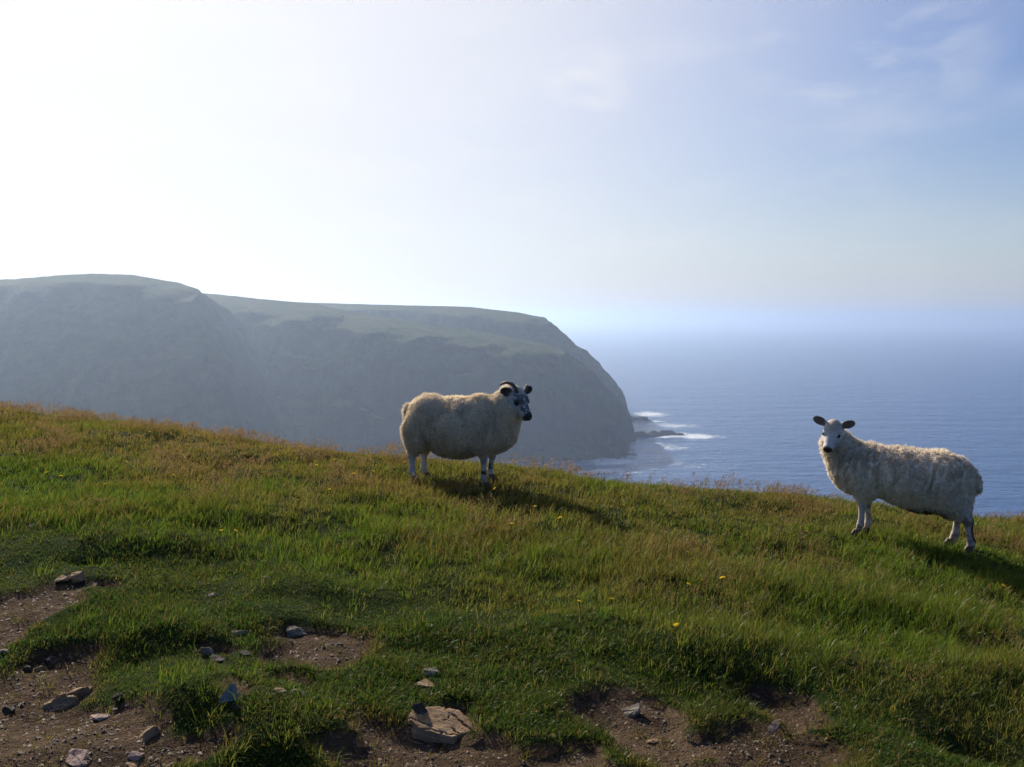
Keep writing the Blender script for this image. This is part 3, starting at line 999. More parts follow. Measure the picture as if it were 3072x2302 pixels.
# the horned ewe: broad, deep bellied, standing side on with her head turned a little to the camera
cfgA = dict(
    torso=[((0.060, 0, 0.460), (0.365, 0.245, 0.262), 0.08), ((-0.20, 0, 0.535), (0.215, 0.215, 0.232), 0.07),
           ((-0.290, 0.100, 0.43), (0.135, 0.125, 0.190), 0.025), ((-0.290, -0.100, 0.43), (0.135, 0.125, 0.190), 0.025),
           ((0.29, 0, 0.530), (0.19, 0.185, 0.235), 0.05), ((0.30, 0.115, 0.44), (0.125, 0.105, 0.185), 0.025), ((0.30, -0.115, 0.44), (0.125, 0.105, 0.185), 0.025), ((0.43, 0, 0.43), (0.155, 0.15, 0.165), 0.08),
           ((0.06, 0.0, 0.610), (0.26, 0.17, 0.125), 0.05), ((0.25, 0.0, 0.675), (0.10, 0.10, 0.095), 0.035), ((-0.405, 0, 0.62), (0.035, 0.034, 0.055), 0.03), ((-0.434, 0, 0.565), (0.018, 0.027, 0.070), 0.012)],
    neck=[((0.42, 0, 0.56), (0.545, -0.02, 0.755), 0.18, 0.108, 0.05), ((0.47, 0, 0.50), (0.575, -0.02, 0.66), 0.14, 0.095, 0.06)],
    wool_noise=wool_a, head=(0.605, -0.045, 0.760), head_rot=(R(-36), R(40), R(0)), head_scale=1.14,
    ears=((0.0, 0.30, 0.085), (0.16, 0.15, 0.085)),
    legs=[((0.33, -0.10, 0.34), (0.325, -0.105, 0.215), 0.335, -0.095, (0.060, 0.031, 0.024, 0.026), False),
          ((0.35, 0.10, 0.34), (0.345, 0.105, 0.215), 0.332, 0.10, (0.060, 0.031, 0.024, 0.026), False),
          ((-0.28, -0.11, 0.38), (-0.335, -0.112, 0.225), -0.315, -0.112, (0.090, 0.038, 0.028, 0.028), True),
          ((-0.26, 0.11, 0.38), (-0.300, 0.112, 0.225), -0.288, 0.112, (0.090, 0.038, 0.028, 0.028), True)],
    paint=paint_a, locks=56000, lock_len=0.020, lock_w=0.0017, stand=1.0, hang=0.55, clump=0.5, clumps=1500, pull=0.12,
    len_map=lambda C: 1.0 + 0.6 * sstep(-0.36, -0.42, C[:, 0]),
    horns=[([(0.012, -0.038, 0.058), (-0.012, -0.056, 0.088), (-0.050, -0.074, 0.092), (-0.092, -0.092, 0.068), (-0.116, -0.104, 0.026)], 0.0175),
           ([(0.012, 0.038, 0.058), (-0.012, 0.056, 0.090), (-0.030, 0.064, 0.094)], 0.0165)])

# the white ewe: leaner, longer legs, shaggy back, face turned to the camera
cfgB = dict(
    torso=[((0.02, 0, 0.535), (0.42, 0.205, 0.205), 0.08), ((-0.06, 0, 0.47), (0.30, 0.185, 0.195), 0.08), ((-0.225, 0, 0.565), (0.20, 0.18, 0.178), 0.08),
           ((-0.275, 0.070, 0.455), (0.125, 0.100, 0.20), 0.06), ((-0.275, -0.070, 0.455), (0.125, 0.100, 0.20), 0.06),
           ((0.30, 0, 0.570), (0.18, 0.155, 0.180), 0.05), ((0.32, 0.095, 0.49), (0.120, 0.090, 0.165), 0.025), ((0.32, -0.095, 0.49), (0.120, 0.090, 0.165), 0.025), ((0.42, 0, 0.505), (0.155, 0.135, 0.165), 0.07),
           ((-0.415, 0, 0.585), (0.035, 0.035, 0.065), 0.03), ((-0.450, 0, 0.525), (0.024, 0.030, 0.060), 0.012)],
    neck=[((0.42, 0, 0.60), (0.555, 0.015, 0.770), 0.150, 0.082, 0.05), ((0.50, 0, 0.54), (0.580, 0.02, 0.71), 0.110, 0.076, 0.05)],
    wool_noise=wool_b, head=(0.575, 0.055, 0.835), head_rot=(R(80), R(38), R(-8)), head_scale=1.0,
    ears=((0.42, 0.05, 0.095), (0.60, 0.0, 0.105)),
    legs=[((0.36, 0.085, 0.42), (0.345, 0.085, 0.265), 0.378, 0.085, (0.062, 0.030, 0.023, 0.025), False),
          ((0.33, -0.085, 0.42), (0.315, -0.085, 0.265), 0.315, -0.085, (0.062, 0.030, 0.023, 0.025), False),
          ((-0.315, 0.095, 0.40), (-0.385, 0.10, 0.265), -0.405, 0.10, (0.088, 0.037, 0.026, 0.027), True),
          ((-0.28, -0.095, 0.42), (-0.330, -0.10, 0.275), -0.285, -0.10, (0.085, 0.035, 0.026, 0.027), True)],
    paint=paint_b, locks=52000, lock_len=0.027, lock_w=0.0021, stand=0.95, hang=0.75, clump=0.9, clumps=1300, pull=0.34,
    len_map=lambda C: 0.8 + 0.5 * sstep(0.5, 0.7, C[:, 2]))


def place(px, py_feet, Y):
    X = (px - 512) / FPX * (Y * CP + 1.5 * SP)
    return (X, Y, float(ground_z(np.array([X]), np.array([Y]))[0]))


la = place(452, 480, 7.95)
build_sheep('ewe', 'broad cream ewe with curled horns and black-mottled face, standing side on', la, R(-14), 0.0, cfgA)
lb = place(911, 545, 6.80)
build_sheep('ewe', 'shaggy white hornless ewe with black nose, face turned to the camera', lb, R(180 - 23), R(4.0), cfgB)
# ------------------------------------------------------------------ stones on the worn ground


def stone_mat(name, dark, light, spot):
    m, t, out = new_mat(name)
    c = mixc(t, ramp(t, noise_n(t, 9, 6, 0.6), [(0.3, 0.0), (0.7, 1.0)]), dark, light)
    c = mixc(t, ramp(t, noise_n(t, 38, 5, 0.6), [(0.56, 0.0), (0.72, 0.75)]), c, spot)
    mp = N(t, 'ShaderNodeMapping'); mp.inputs['Scale'].default_value = (1, 1, 5)
    tc_ = N(t, 'ShaderNodeTexCoord'); t.links.new(tc_.outputs['Object'], mp.inputs[0])
    hgt = math_n(t, 'ADD', noise_n(t, 30, 6, 0.6, vec=mp.outputs[0]), math_n(t, 'MULTIPLY', noise_n(t, 140, 3), 0.3))
    principled(t, out, c, 0.85, 0.12, bump_n(t, hgt, 0.7, 0.012))
    return m


SM = {'tan': stone_mat("sandy slate", (0.19, 0.115, 0.058), (0.39, 0.255, 0.14), (0.12, 0.085, 0.055)),
      'pink': stone_mat("pinkish slate", (0.22, 0.145, 0.115), (0.40, 0.28, 0.225), (0.16, 0.115, 0.095)),
      'grey': stone_mat("grey slate", (0.085, 0.070, 0.054), (0.22, 0.185, 0.145), (0.32, 0.275, 0.215)),
      'dark': stone_mat("dark slate", (0.030, 0.024, 0.020), (0.080, 0.064, 0.052), (0.13, 0.105, 0.08)),
      'blue': stone_mat("blue grey slate", (0.13, 0.15, 0.155), (0.25, 0.275, 0.28), (0.09, 0.09, 0.08)),
      'red': stone_mat("reddish shard", (0.20, 0.09, 0.06), (0.33, 0.17, 0.12), (0.12, 0.06, 0.045))}


def hull_stone(w, d, h, seed, sharp=14, layers=1):
    """an angular broken stone: the hull of a few scattered points, chipped and roughened"""
    rs = np.random.default_rng(seed)
    bm = bmesh.new()
    for i in range(sharp):
        # points over a squarish ellipsoid, pulled about so that no two stones share a shape
        v = rs.normal(size=3); v /= np.abs(v * np.array([1, 1, 1])).max() ** 0.55 * np.linalg.norm(v) ** 0.45
        v *= 0.78 + 0.34 * rs.random(3)
        bm.verts.new((0.5 * w * v[0], 0.5 * d * v[1], 0.5 * h * np.clip(v[2] + 0.25 * v[0] * rs.normal(), -1.1, 1.1)))
    r = bmesh.ops.convex_hull(bm, input=bm.verts)
    bmesh.ops.delete(bm, geom=[e for e in r['geom_interior'] if isinstance(e, bmesh.types.BMVert)], context='VERTS')
    bmesh.ops.bevel(bm, geom=list(bm.edges), offset=min(w, d, h) * 0.045, segments=1, affect='EDGES')
    bmesh.ops.triangulate(bm, faces=bm.faces)
    bmesh.ops.subdivide_edges(bm, edges=[e for e in bm.edges if e.calc_length() > 0.2 * min(w, d)], cuts=2, use_grid_fill=True)
    bmesh.ops.triangulate(bm, faces=bm.faces)
    co = np.array([v.co[:] for v in bm.verts])
    bm.normal_update()
    nn = np.array([v.normal[:] for v in bm.verts])
    k = 7 / max(w, d)
    dsp = fbm(co[:, 0] * k + seed, co[:, 1] * k, co[:, 2] * k * 2, seed=seed, octs=3) * 0.07 * min(w, d, h * 2)
    step_z = 0.10 * h * np.sign(np.sin(co[:, 2] / h * 12 + 3 * fbm(co[:, 0] * k, co[:, 1] * k, seed=seed + 3))) * 0.35
    co = co + nn * dsp[:, None]
    co[:, :2] *= (1 + step_z / max(w, d))[:, None]
    for v, c in zip(bm.verts, co):
        v.co = c
    me = bpy.data.meshes.new('stone')
    bm.to_mesh(me); bm.free()
    return me


def lie(o, x, y, r, rotz, tilt):
    # bed the stone on the slope it lies on
    e = max(r, 0.03)
    gx_ = float((ground_z(np.array([x + e]), np.array([y])) - ground_z(np.array([x - e]), np.array([y])))[0]) / (2 * e)
    gy_ = float((ground_z(np.array([x]), np.array([y + e])) - ground_z(np.array([x]), np.array([y - e])))[0]) / (2 * e)
    q = Vector((0, 0, 1)).rotation_difference(Vector((-gx_, -gy_, 1)).normalized())
    M = q.to_matrix() @ Matrix.Rotation(R(rotz), 3, 'Z') @ Matrix.Rotation(R(tilt[0]), 3, 'X') @ Matrix.Rotation(R(tilt[1]), 3, 'Y')
    o.rotation_euler = M.to_euler()


def put_stone(name, px, py, wpx, hpx, mat, label, seed, thick=0.5, rotz=0.0, tilt=(0, 0), depth=0.9, sink=0.3):
    x, y, z = at(px, py + hpx * 0.35)
    s = y / FPX
    w = wpx * s
    h = max(hpx * s * thick, 0.012)
    me = hull_stone(w, w * depth, h, seed)
    me.materials.append(SM[mat])
    o = bpy.data.objects.new(name, me)
    COL.objects.link(o)
    yy = y + 0.2 * w * depth
    gz = float(ground_z(np.array([x]), np.array([yy]))[0])
    o.location = (x, yy, gz + h * (0.34 - sink))
    lie(o, x, yy, w * 0.5, rotz, tilt)
    tag(o, label, 'stone', 'stones on the worn path')
    return o


STONES = [
    ('stone', 419, 708, 20, 18, 'dark', 'rough dark stone against the upper left edge of the cracked tan slab', 11, 0.9, 0, (8, 0), 0.8, 0.25),
    ('stone', 430, 671, 20, 9, 'grey', 'pale-topped grey stone in short turf above a thin tan flake', 12, 0.9, 10, (0, 6), 0.8, 0.25),
    ('stone', 426, 684, 30, 5, 'tan', 'thin tan flake lying just below a grey stone in short turf', 13, 0.8, -6, (4, 0), 0.6, 0.2),
    ('stone', 629, 711, 29, 13, 'grey', 'lichen-topped dark stone alone on bare brown earth right of centre', 14, 1.0, 10, (-6, -10), 0.75, 0.25),  # grey slate with pale noise spots over the whole stone
    ('stone', 776, 728, 18, 8, 'pink', 'small pale flat stone on the bare earth at lower right', 15, 0.7, 0, (0, 0), 0.8, 0.3),
    ('stone', 292, 632, 32, 10, 'grey', 'flat dark slab at the upper rim of the oval bare patch', 16, 0.9, 6, (-10, -8), 0.6, 0.2),
    ('stone', 239, 631, 18, 8, 'grey', 'small grey stone in the turf left of the flat dark slab', 17, 0.8, 20, (0, -12), 0.6, 0.3),
    ('stone', 206, 649, 18, 14, 'grey', 'upright mottled grey stone left of a low sunken slab', 18, 0.9, 40, (0, 20), 0.7, 0.3),
    ('stone', 217, 658, 22, 7, 'dark', 'low sunken dark slab between two stones left of the oval bare patch', 19, 0.8, 0, (0, 0), 0.8, 0.3),
    ('stone', 244, 653, 14, 6, 'dark', 'small dark stone at the left end of the oval bare patch', 20, 0.9, 0, (0, -8), 0.8, 0.2),
    ('stone', 279, 690, 16, 8, 'tan', 'brownish stone left of its dark grey neighbour in the middle of the turf', 21, 0.9, 0, (0, -10), 0.8, 0.3),
    ('stone', 297, 691, 18, 12, 'grey', 'dark grey stone right beside a brownish one in the middle of the turf', 22, 0.9, 30, (0, 5), 0.8, 0.3),
    ('stone', 228, 690, 19, 30, 'blue', 'tall blue-grey stone standing upright out of a mossy tussock', 23, 1.0, 20, (0, 14), 0.55, 0.25),
    ('stone', 240, 704, 17, 12, 'dark', 'brown stone at the foot of the upright blue-grey stone', 24, 0.9, 0, (0, 0), 0.8, 0.3),
    ('stone', 61, 581, 20, 5, 'tan', 'flat tan stone at the far left edge of the path, leftmost of three together', 25, 1.0, 5, (0, 3), 0.7, 0.1),
    ('stone', 78, 579, 17, 11, 'tan', 'blocky tan stone in the middle of three beside a dark hollow', 26, 1.0, -20, (6, 12), 0.8, 0.2),
    ('stone', 91, 584, 14, 8, 'tan', 'small tan stone, rightmost of three beside a dark hollow', 27, 0.8, 12, (0, 14), 0.8, 0.25),
    ('stone', 97, 717, 22, 11, 'pink', 'pinkish flat angular stone lying clear on the earth at lower left', 28, 0.62, 8, (0, 0), 0.75, 0.1),
    ('stone', 7, 709, 14, 11, 'dark', 'rounded dark stone at the left edge of the picture', 29, 0.95, 0, (0, 0), 0.9, 0.2),
    ('stone', 145, 734, 33, 18, 'tan', 'wedge-shaped tan stone tilted up with a dark shaded side', 30, 0.75, 30, (-16, -24), 0.6, 0.25),
    ('stone', 74, 757, 36, 24, 'pink', 'largest pinkish rock half buried at the bottom left edge', 31, 0.7, -14, (-8, 12), 0.9, 0.35),
    ('stone', 135, 757, 19, 8, 'pink', 'flat pale stone near the bottom edge right of the pinkish rock', 32, 0.7, 4, (0, 0), 0.7, 0.2),
    ('stone', 131, 765, 14, 6, 'tan', 'small tan stone on the bottom edge below a flat pale one', 33, 0.7, 0, (0, 0), 0.8, 0.2),
    ('stone', 40, 667, 13, 9, 'tan', 'small tan stone leaning by the grass edge at left', 34, 0.8, 40, (0, -22), 0.6, 0.25),
    ('stone', 26, 669, 10, 10, 'dark', 'small black stone beside the leaning tan stone at left', 35, 0.9, 0, (0, 0), 0.9, 0.2),
    ('stone', 51, 660, 16, 12, 'dark', 'dark stone under the overhanging grass edge at left', 36, 0.9, 30, (0, -18), 0.8, 0.3),
    ('stone', 4, 651, 12, 7, 'pink', 'pale chip of stone at the left edge above the bare earth', 37, 0.8, 0, (0, 0), 0.8, 0.2),
    ('stone', 757, 696, 14, 5, 'red', 'narrow reddish shard lying by the dark bank at lower right', 38, 0.8, -22, (0, 8), 0.3, 0.15),
    ('stone', 117, 696, 12, 8, 'dark', 'dark stone at the turf edge above the splintered slab', 39, 0.8, 20, (0, -10), 0.8, 0.3),
    ('stone', 30, 525, 14, 4, 'grey', 'small grey stone showing through grass on the left hillside', 40, 0.9, 0, (0, 0), 0.7, 0.2),
    ('stone', 918, 521, 16, 4, 'grey', 'grey stone in thin grass behind the white ewe, between her legs', 41, 0.9, 0, (0, 0), 0.7, 0.2),
    ('stone', 212, 594, 13, 6, 'grey', 'pale grey stone in turf above the short-cropped slope at left', 42, 0.9, 0, (0, 0), 0.7, 0.25),
    ('stone', 268, 577, 12, 5, 'grey', 'grey stone in the shade of a grass bank left of centre', 43, 0.9, 0, (0, 0), 0.7, 0.25),
    ('stone', 654, 741, 16, 7, 'tan', 'small tan stone on bare earth below the lichen-topped stone', 44, 0.8, 12, (0, 6), 0.7, 0.2),
]
for a in STONES:
    put_stone(*a)


def slab(name, outline, px, py, wpx, thick, mat, cracks, label, seed, rotz=0, tilt=(0, 0), tiers=3, sink=0.25, ysc=1.0):
    """a flat slab of bedded stone: an outline filled with a fine grid, split by cracks and stepped beds"""
    x, y, z = at(px, py)
    s = wpx * y / FPX
    oc = np.array(outline, float)
    n = 90
    U, W = np.meshgrid(np.linspace(-0.62, 0.62, n), np.linspace(-0.62, 0.62, n))
    u, w = U.ravel(), W.ravel()
    # signed distance to the outline
    d2 = np.full(u.shape, 9.0); inside = np.zeros(u.shape, bool)
    for (x0, y0), (x1, y1) in zip(oc, np.roll(oc, -1, 0)):
        tt = np.clip(((u - x0) * (x1 - x0) + (w - y0) * (y1 - y0)) / ((x1 - x0) ** 2 + (y1 - y0) ** 2), 0, 1)
        d2 = np.minimum(d2, np.hypot(u - x0 - tt * (x1 - x0), w - y0 - tt * (y1 - y0)))
        cr = ((y0 > w) != (y1 > w)) & (u < (x1 - x0) * (w - y0) / (y1 - y0 + 1e-9) + x0)
        inside ^= cr
    sd = np.where(inside, d2, -d2) + 0.022 * fbm(u * 9, w * 9, seed=seed, octs=3)
    hgt = np.zeros(u.shape)
    for k in range(tiers):
        off = 0.02 + 0.075 * k + 0.10 * k * fbm(u * 2.5 + 7 * k, w * 2.5, seed=seed + 5 + k, octs=2)
        hgt += sstep(off - 0.012, off + 0.012, sd) / tiers
    hgt *= 1 + 0.05 * fbm(u * 10, w * 14, seed=seed + 40, octs=3)
    for (ax, ay, bx, by, wd) in cracks:
        tt = np.clip(((u - ax) * (bx - ax) + (w - ay) * (by - ay)) / ((bx - ax) ** 2 + (by - ay) ** 2), 0, 1)
        dd = np.hypot(u - ax - tt * (bx - ax) + 0.03 * fbm(u * 12, w * 12, seed=seed + 60, octs=2), w - ay - tt * (by - ay) + 0.03 * fbm(u * 12, w * 12, seed=seed + 61, octs=2))
        hgt -= 0.65 * sstep(wd, wd * 0.3, dd) * (sd > 0.01)
    V = np.stack([u * s, w * s * ysc, hgt * thick - 0.3 * thick], 1)
    F = grid_faces(n, n)
    F = F[(sd[F] > -0.06).all(1)]
    used = np.unique(F)
    mp = -np.ones(len(V), int); mp[used] = np.arange(len(used))
    V, F = V[used], mp[F]
    V[hgt[used] < 0.02, 2] = -0.6 * thick
    o = mesh_obj(name, V, F, SM[mat], smooth=False)
    o.location = (x, y, z + thick * (0.3 - sink) + 0.004)
    lie(o, x, y, s * 0.45, rotz, tilt)
    return tag(o, label, 'stone', 'stones on the worn path')


slab('stone_slab', [(-0.48, -0.30), (-0.50, -0.05), (-0.34, 0.30), (-0.10, 0.42), (0.22, 0.46), (0.46, 0.26), (0.52, 0.02), (0.36, -0.22), (0.30, -0.40), (-0.05, -0.44), (-0.30, -0.46)],
     440, 727, 70, 0.030, 'tan', [(-0.05, 0.42, 0.10, 0.18, 0.022), (0.14, 0.22, 0.46, 0.02, 0.028), (-0.48, -0.2, -0.1, -0.24, 0.018), (-0.2, -0.34, 0.3, -0.24, 0.018), (0.1, 0.18, 0.05, 0.0, 0.015), (0.2, -0.1, 0.36, -0.2, 0.02)],
     'big cracked tan slab lying flat on bare earth at bottom centre', 801, -6, (0, 0), 2, 0.15, 0.95)
slab('stone_slab', [(-0.50, -0.22), (-0.30, -0.10), (-0.05, 0.08), (0.20, 0.20), (0.50, 0.26), (0.46, 0.12), (0.30, 0.04), (0.42, -0.04), (0.20, -0.14), (-0.05, -0.26), (-0.30, -0.30)],
     58, 702, 62, 0.045, 'tan', [(-0.3, -0.16, 0.3, 0.06, 0.02), (-0.2, -0.24, 0.2, -0.08, 0.018)],
     'long splintered tan slab lying slantwise on the earth at lower left', 822, 10, (10, -4), 3, 0.2, 1.5)

# loose grit and chips on the bare earth
def grit(n, rmin, rmax, seed, mat_l):
    rs = np.random.default_rng(seed)
    X = rs.uniform(-3.2, 3.4, n * 14); Y = 2.3 + 3.4 * rs.random(n * 14) ** 1.4
    keep = dirt_mask(X, Y) > 0.45
    X, Y = X[keep][:n], Y[keep][:n]
    Z = ground_z(X, Y)
    k = len(X)
    r = rmin + (rmax - rmin) * rs.random(k) ** 3.5
    base = np.array([(1, 0, 0), (0.3, 0.9, 0), (-0.8, 0.5, 0), (-0.7, -0.6, 0), (0.4, -0.85, 0), (0.3, 0.2, 0.55), (-0.3, -0.1, 0.5)])
    tri = np.array([(0, 1, 5), (1, 2, 5), (2, 6, 5), (2, 3, 6), (3, 4, 6), (4, 0, 5), (4, 5, 6)])
    a = rs.random(k) * 6.28
    B = base[None] * (1 + 0.35 * rs.normal(size=(k, 7, 3)))
    ca, sa = np.cos(a)[:, None], np.sin(a)[:, None]
    bx = B[..., 0] * ca - B[..., 1] * 0.7 * sa; by = B[..., 0] * sa + B[..., 1] * 0.7 * ca
    V = np.stack([X[:, None] + bx * r[:, None], Y[:, None] + by * r[:, None], Z[:, None] + B[..., 2] * r[:, None] - 0.1 * r[:, None]], -1).reshape(-1, 3)
    F = (np.arange(k)[:, None, None] * 7 + tri[None]).reshape(-1, 3)
    tone = np.repeat(rs.random(k), 7)
    return mesh_obj('grit', V, F, mat_l, smooth=False, attrs={'tone': tone})


m, t, out = new_mat("grit chips")
ta = attr_n(t, 'tone')
principled(t, out, ramp(t, ta.outputs['Fac'], [(0.0, (0.05, 0.036, 0.026)), (0.6, (0.13, 0.09, 0.06)), (0.93, (0.20, 0.14, 0.09)), (1.0, (0.32, 0.26, 0.19))]), 0.8, 0.3)
tag(grit(8000, 0.002, 0.013, 91, m), 'loose tan grit and chips scattered over the bare earth', kind='stuff')
# ------------------------------------------------------------------ grass: every blade is real geometry, grown in tufts over the hillside


_tx, _ty = np.arange(-14.5, 14.5, 0.04), np.arange(1.2, 18.0, 0.04)
_TX, _TY = np.meshgrid(_tx, _ty)


def table(vals):
    T = vals.reshape(_TX.shape)

    def look(X, Y):
        fx = np.clip((np.asarray(X) - _tx[0]) / 0.04, 0, len(_tx) - 1.001); fy = np.clip((np.asarray(Y) - _ty[0]) / 0.04, 0, len(_ty) - 1.001)
        i, j = fx.astype(int), fy.astype(int)
        a, b = fx - i, fy - j
        return (T[j, i] * (1 - a) + T[j, i + 1] * a) * (1 - b) + (T[j + 1, i] * (1 - a) + T[j + 1, i + 1] * a) * b
    return look


grow_z = table(ground_z(_TX.ravel(), _TY.ravel()))
grow_dirt = table(dirt_mask(_TX.ravel(), _TY.ravel()))


def grass_mat(name, trans, gloss):
    m, t, out = new_mat(name)
    c = attr_n(t, 'pigment').outputs['Color']
    d = N(t, 'ShaderNodeBsdfDiffuse'); tr = N(t, 'ShaderNodeBsdfTranslucent'); g = N(t, 'ShaderNodeBsdfGlossy', inp={'Roughness': 0.30})
    g.inputs['Color'].default_value = (0.95, 0.97, 1, 1)
    t.links.new(c, d.inputs[0])
    t.links.new(c, tr.inputs[0])
    m1 = N(t, 'ShaderNodeMixShader', inp={0: trans}); m2 = N(t, 'ShaderNodeMixShader', inp={0: gloss})
    t.links.new(d.outputs[0], m1.inputs[1]); t.links.new(tr.outputs[0], m1.inputs[2])
    t.links.new(m1.outputs[0], m2.inputs[1]); t.links.new(g.outputs[0], m2.inputs[2])
    t.links.new(m2.outputs[0], out.inputs[0])
    return m


def inside_brow(X, Y):
    return sstep(5.0, 1.5, Y - brow_y(X, Y))


def cropped(X, Y):
    """1 where the turf is trodden and bitten short near the path, 0 on the open hillside"""
    line = 4.45 - 0.42 * np.clip(X, -3, 4) + 0.35 * fbm(X * 0.9, Y * 0.9, seed=21, octs=3)
    line = np.where(X > 1.2, line - 0.25 * (X - 1.2), line)
    return sstep(0.35, -0.35, Y - line)


def brown(X, Y):
    d = Y - brow_y(X, Y)
    g = sstep(-4.0, 0.0, d)
    return np.clip(0.14 + 0.70 * g * sstep(4, -5, X) + 0.14 * sstep(-1, 3, X) + 0.62 * fbm(X * 1.1, Y * 1.1, seed=23, octs=3), 0, 1)


STONE_XY = [(o.location.x, o.location.y, max(o.dimensions.x, o.dimensions.y) * 0.5) for o in list(COL.objects) if o.name.startswith('stone')]
bpy.context.view_layer.update()
STONE_XY = [(o.location.x, o.location.y, 0.5 * max(v.co.xy.length for v in o.data.vertices) * 1.7) for o in list(COL.objects) if o.name.startswith('stone')]


def bare(X, Y):
    b = 1 - sstep(0.06, 0.62, grow_dirt(X, Y) + 0.22 * fbm(X * 14, Y * 14, seed=28, octs=2))
    near = Y < 9
    k = np.ones_like(X)
    Xn, Yn = X[near], Y[near]
    kk = np.ones_like(Xn)
    for (x, y, r) in STONE_XY:
        dx, dy = Xn - x, Yn - y
        # the stone itself and a little trodden ground on the side towards the path
        kk = np.minimum(kk, sstep(0.8, 1.15, np.hypot(dx, np.where(dy < 0, dy * 0.42, dy)) / r))
    k[near] = kk
    return b * k


def clumpy(X, Y, s, f):
    return sstep(-0.35, 0.35, fbm(X * f, Y * f, seed=s, octs=3))


def places(n, weight, y0, y1, power, rs):
    k = n * 5
    a_ = 2.0 - power
    Y = (y0 ** a_ + rs.random(k) * (y1 ** a_ - y0 ** a_)) ** (1 / a_)
    X = (rs.random(k) * 2 - 1) * (0.78 * Y + 0.6)
    keep = np.flatnonzero(rs.random(k) < weight(X, Y))[:n]
    return X[keep], Y[keep]


def grow(name, tufts, per, weight, height, width, lean, spread, cols, browns, tint, mat, label, seed, y0=1.8, y1=16.0, power=1.5, far_k=4.0):
    rs = np.random.default_rng(seed)
    TX, TY = places(tufts, weight, y0, y1, power, rs)
    n = len(TX)
    th, tt, tv, ta = height(TX, TY) * (0.75 + 0.5 * rs.random(n)), np.clip(tint(TX, TY) + rs.normal(0, 0.12, n), 0, 1), rs.random(n), rs.random(n) * 6.28
    I = np.repeat(np.arange(n), per)
    m = len(I)
    far = np.maximum(1.0, TY[I] / far_k)
    a, r = rs.random(m) * 6.28, spread * np.sqrt(rs.random(m)) * (0.6 + 0.4 * far)
    X, Y = TX[I] + r * np.cos(a), TY[I] + r * np.sin(a)
    Z = grow_z(X, Y) - 0.006
    L = th[I] * (0.45 + 0.75 * rs.random(m))
    W = width * (0.6 + 0.8 * rs.random(m)) * far
    az = a + rs.normal(0, 0.8, m)
    th1 = lean * (0.15 + 0.8 * rs.random(m))
    th2 = th1 + lean * (0.3 + 1.1 * rs.random(m))
    d1 = np.stack([np.cos(az) * np.sin(th1) + 0.12, np.sin(az) * np.sin(th1), np.cos(th1)], 1)
    d2 = np.stack([np.cos(az) * np.sin(th2) + 0.20, np.sin(az) * np.sin(th2), np.cos(th2)], 1)
    sa = az + 1.57 + rs.normal(0, 0.6, m)
    S = np.stack([np.cos(sa), np.sin(sa), np.zeros(m)], 1) * W[:, None] * 0.5
    P0 = np.stack([X, Y, Z], 1)
    P1 = P0 + d1 * L[:, None] * 0.55
    P2 = P1 + d2 * L[:, None] * 0.45
    V = np.stack([P0 - S, P0 + S, P1 - S * 0.8, P1 + S * 0.8, P2], 1).reshape(-1, 3)
    o = np.arange(m)[:, None] * 5
    F = np.stack([o + np.array([[0, 1, 3]]), o + np.array([[0, 3, 2]]), o + np.array([[2, 3, 4]])], 1).reshape(-1, 3)
    v = np.clip(tv[I] * 0.6 + 0.4 * rs.random(m), 0, 1)[:, None]
    base = np.array(cols[0]) * (1 - v) + np.array(cols[1]) * v
    tipc = base * 0.45 + np.array(cols[2]) * 0.55
    bc = np.array(browns[0]) * (1 - v) + np.array(browns[1]) * v
    # some blades are dead straw, most of them where the sward is browning
    k = np.clip(tt[I] * (0.55 + 0.9 * rs.random(m)), 0, 1)
    k = np.where(rs.random(m) < 0.10 + 0.25 * tt[I], np.maximum(k, 0.9), k)[:, None]
    c0 = base * (1 - k * 0.7) + bc * k * 0.7
    c2 = tipc * (1 - k) + bc * k
    C = np.stack([c0, c0, (c0 + c2) / 2, (c0 + c2) / 2, c2], 1).reshape(-1, 3)
    return tag(mesh_obj(name, V, F, mat, smooth=False, attrs={'pigment': C}), label, kind='stuff')


MG = grass_mat("grass blades", 0.55, 0.004)
MT = grass_mat("cropped turf", 0.48, 0.006)
MS = grass_mat("seeding grass", 0.45, 0.0)
GREEN = ((0.043, 0.102, 0.008), (0.085, 0.152, 0.012), (0.175, 0.210, 0.022))
TURFC = ((0.024, 0.066, 0.007), (0.052, 0.106, 0.011), (0.105, 0.150, 0.022))
STRAW = ((0.18, 0.116, 0.028), (0.28, 0.180, 0.055))

grow('turf', 20000, 16, lambda X, Y: (0.06 + 0.94 * cropped(X, Y)) * (0.05 + 0.95 * bare(X, Y)) * inside_brow(X, Y), lambda X, Y: 0.024 + 0.024 * clumpy(X, Y, 61, 2.2),
     0.0030, 0.85, 0.040, TURFC, STRAW, lambda X, Y: 0.06 + 0.30 * np.clip(fbm(X * 2, Y * 2, seed=63), 0, 1) + 0.5 * sstep(0.02, 0.2, grow_dirt(X, Y)), MT,
     'short cropped green turf around the worn path', 1, y1=9.0, power=1.75)
grow('grass', 26000, 14, lambda X, Y: (1 - 0.97 * cropped(X, Y)) * bare(X, Y) * inside_brow(X, Y) * (0.45 + 0.55 * clumpy(X, Y, 65, 1.7)),
     lambda X, Y: (0.052 + 0.050 * clumpy(X, Y, 66, 1.3)) * (0.62 + 0.38 * sstep(3.2, 6.0, Y)), 0.0027, 0.66, 0.042, GREEN, STRAW, brown, MG, 'green and browning grass covering the hillside', 2, power=1.2)
hum_w = lambda X, Y: sum(np.exp(-((X - x) / w) ** 2 - ((Y - y - 0.1) / (0.6 * w)) ** 2) for (x, y, w, h) in HW)
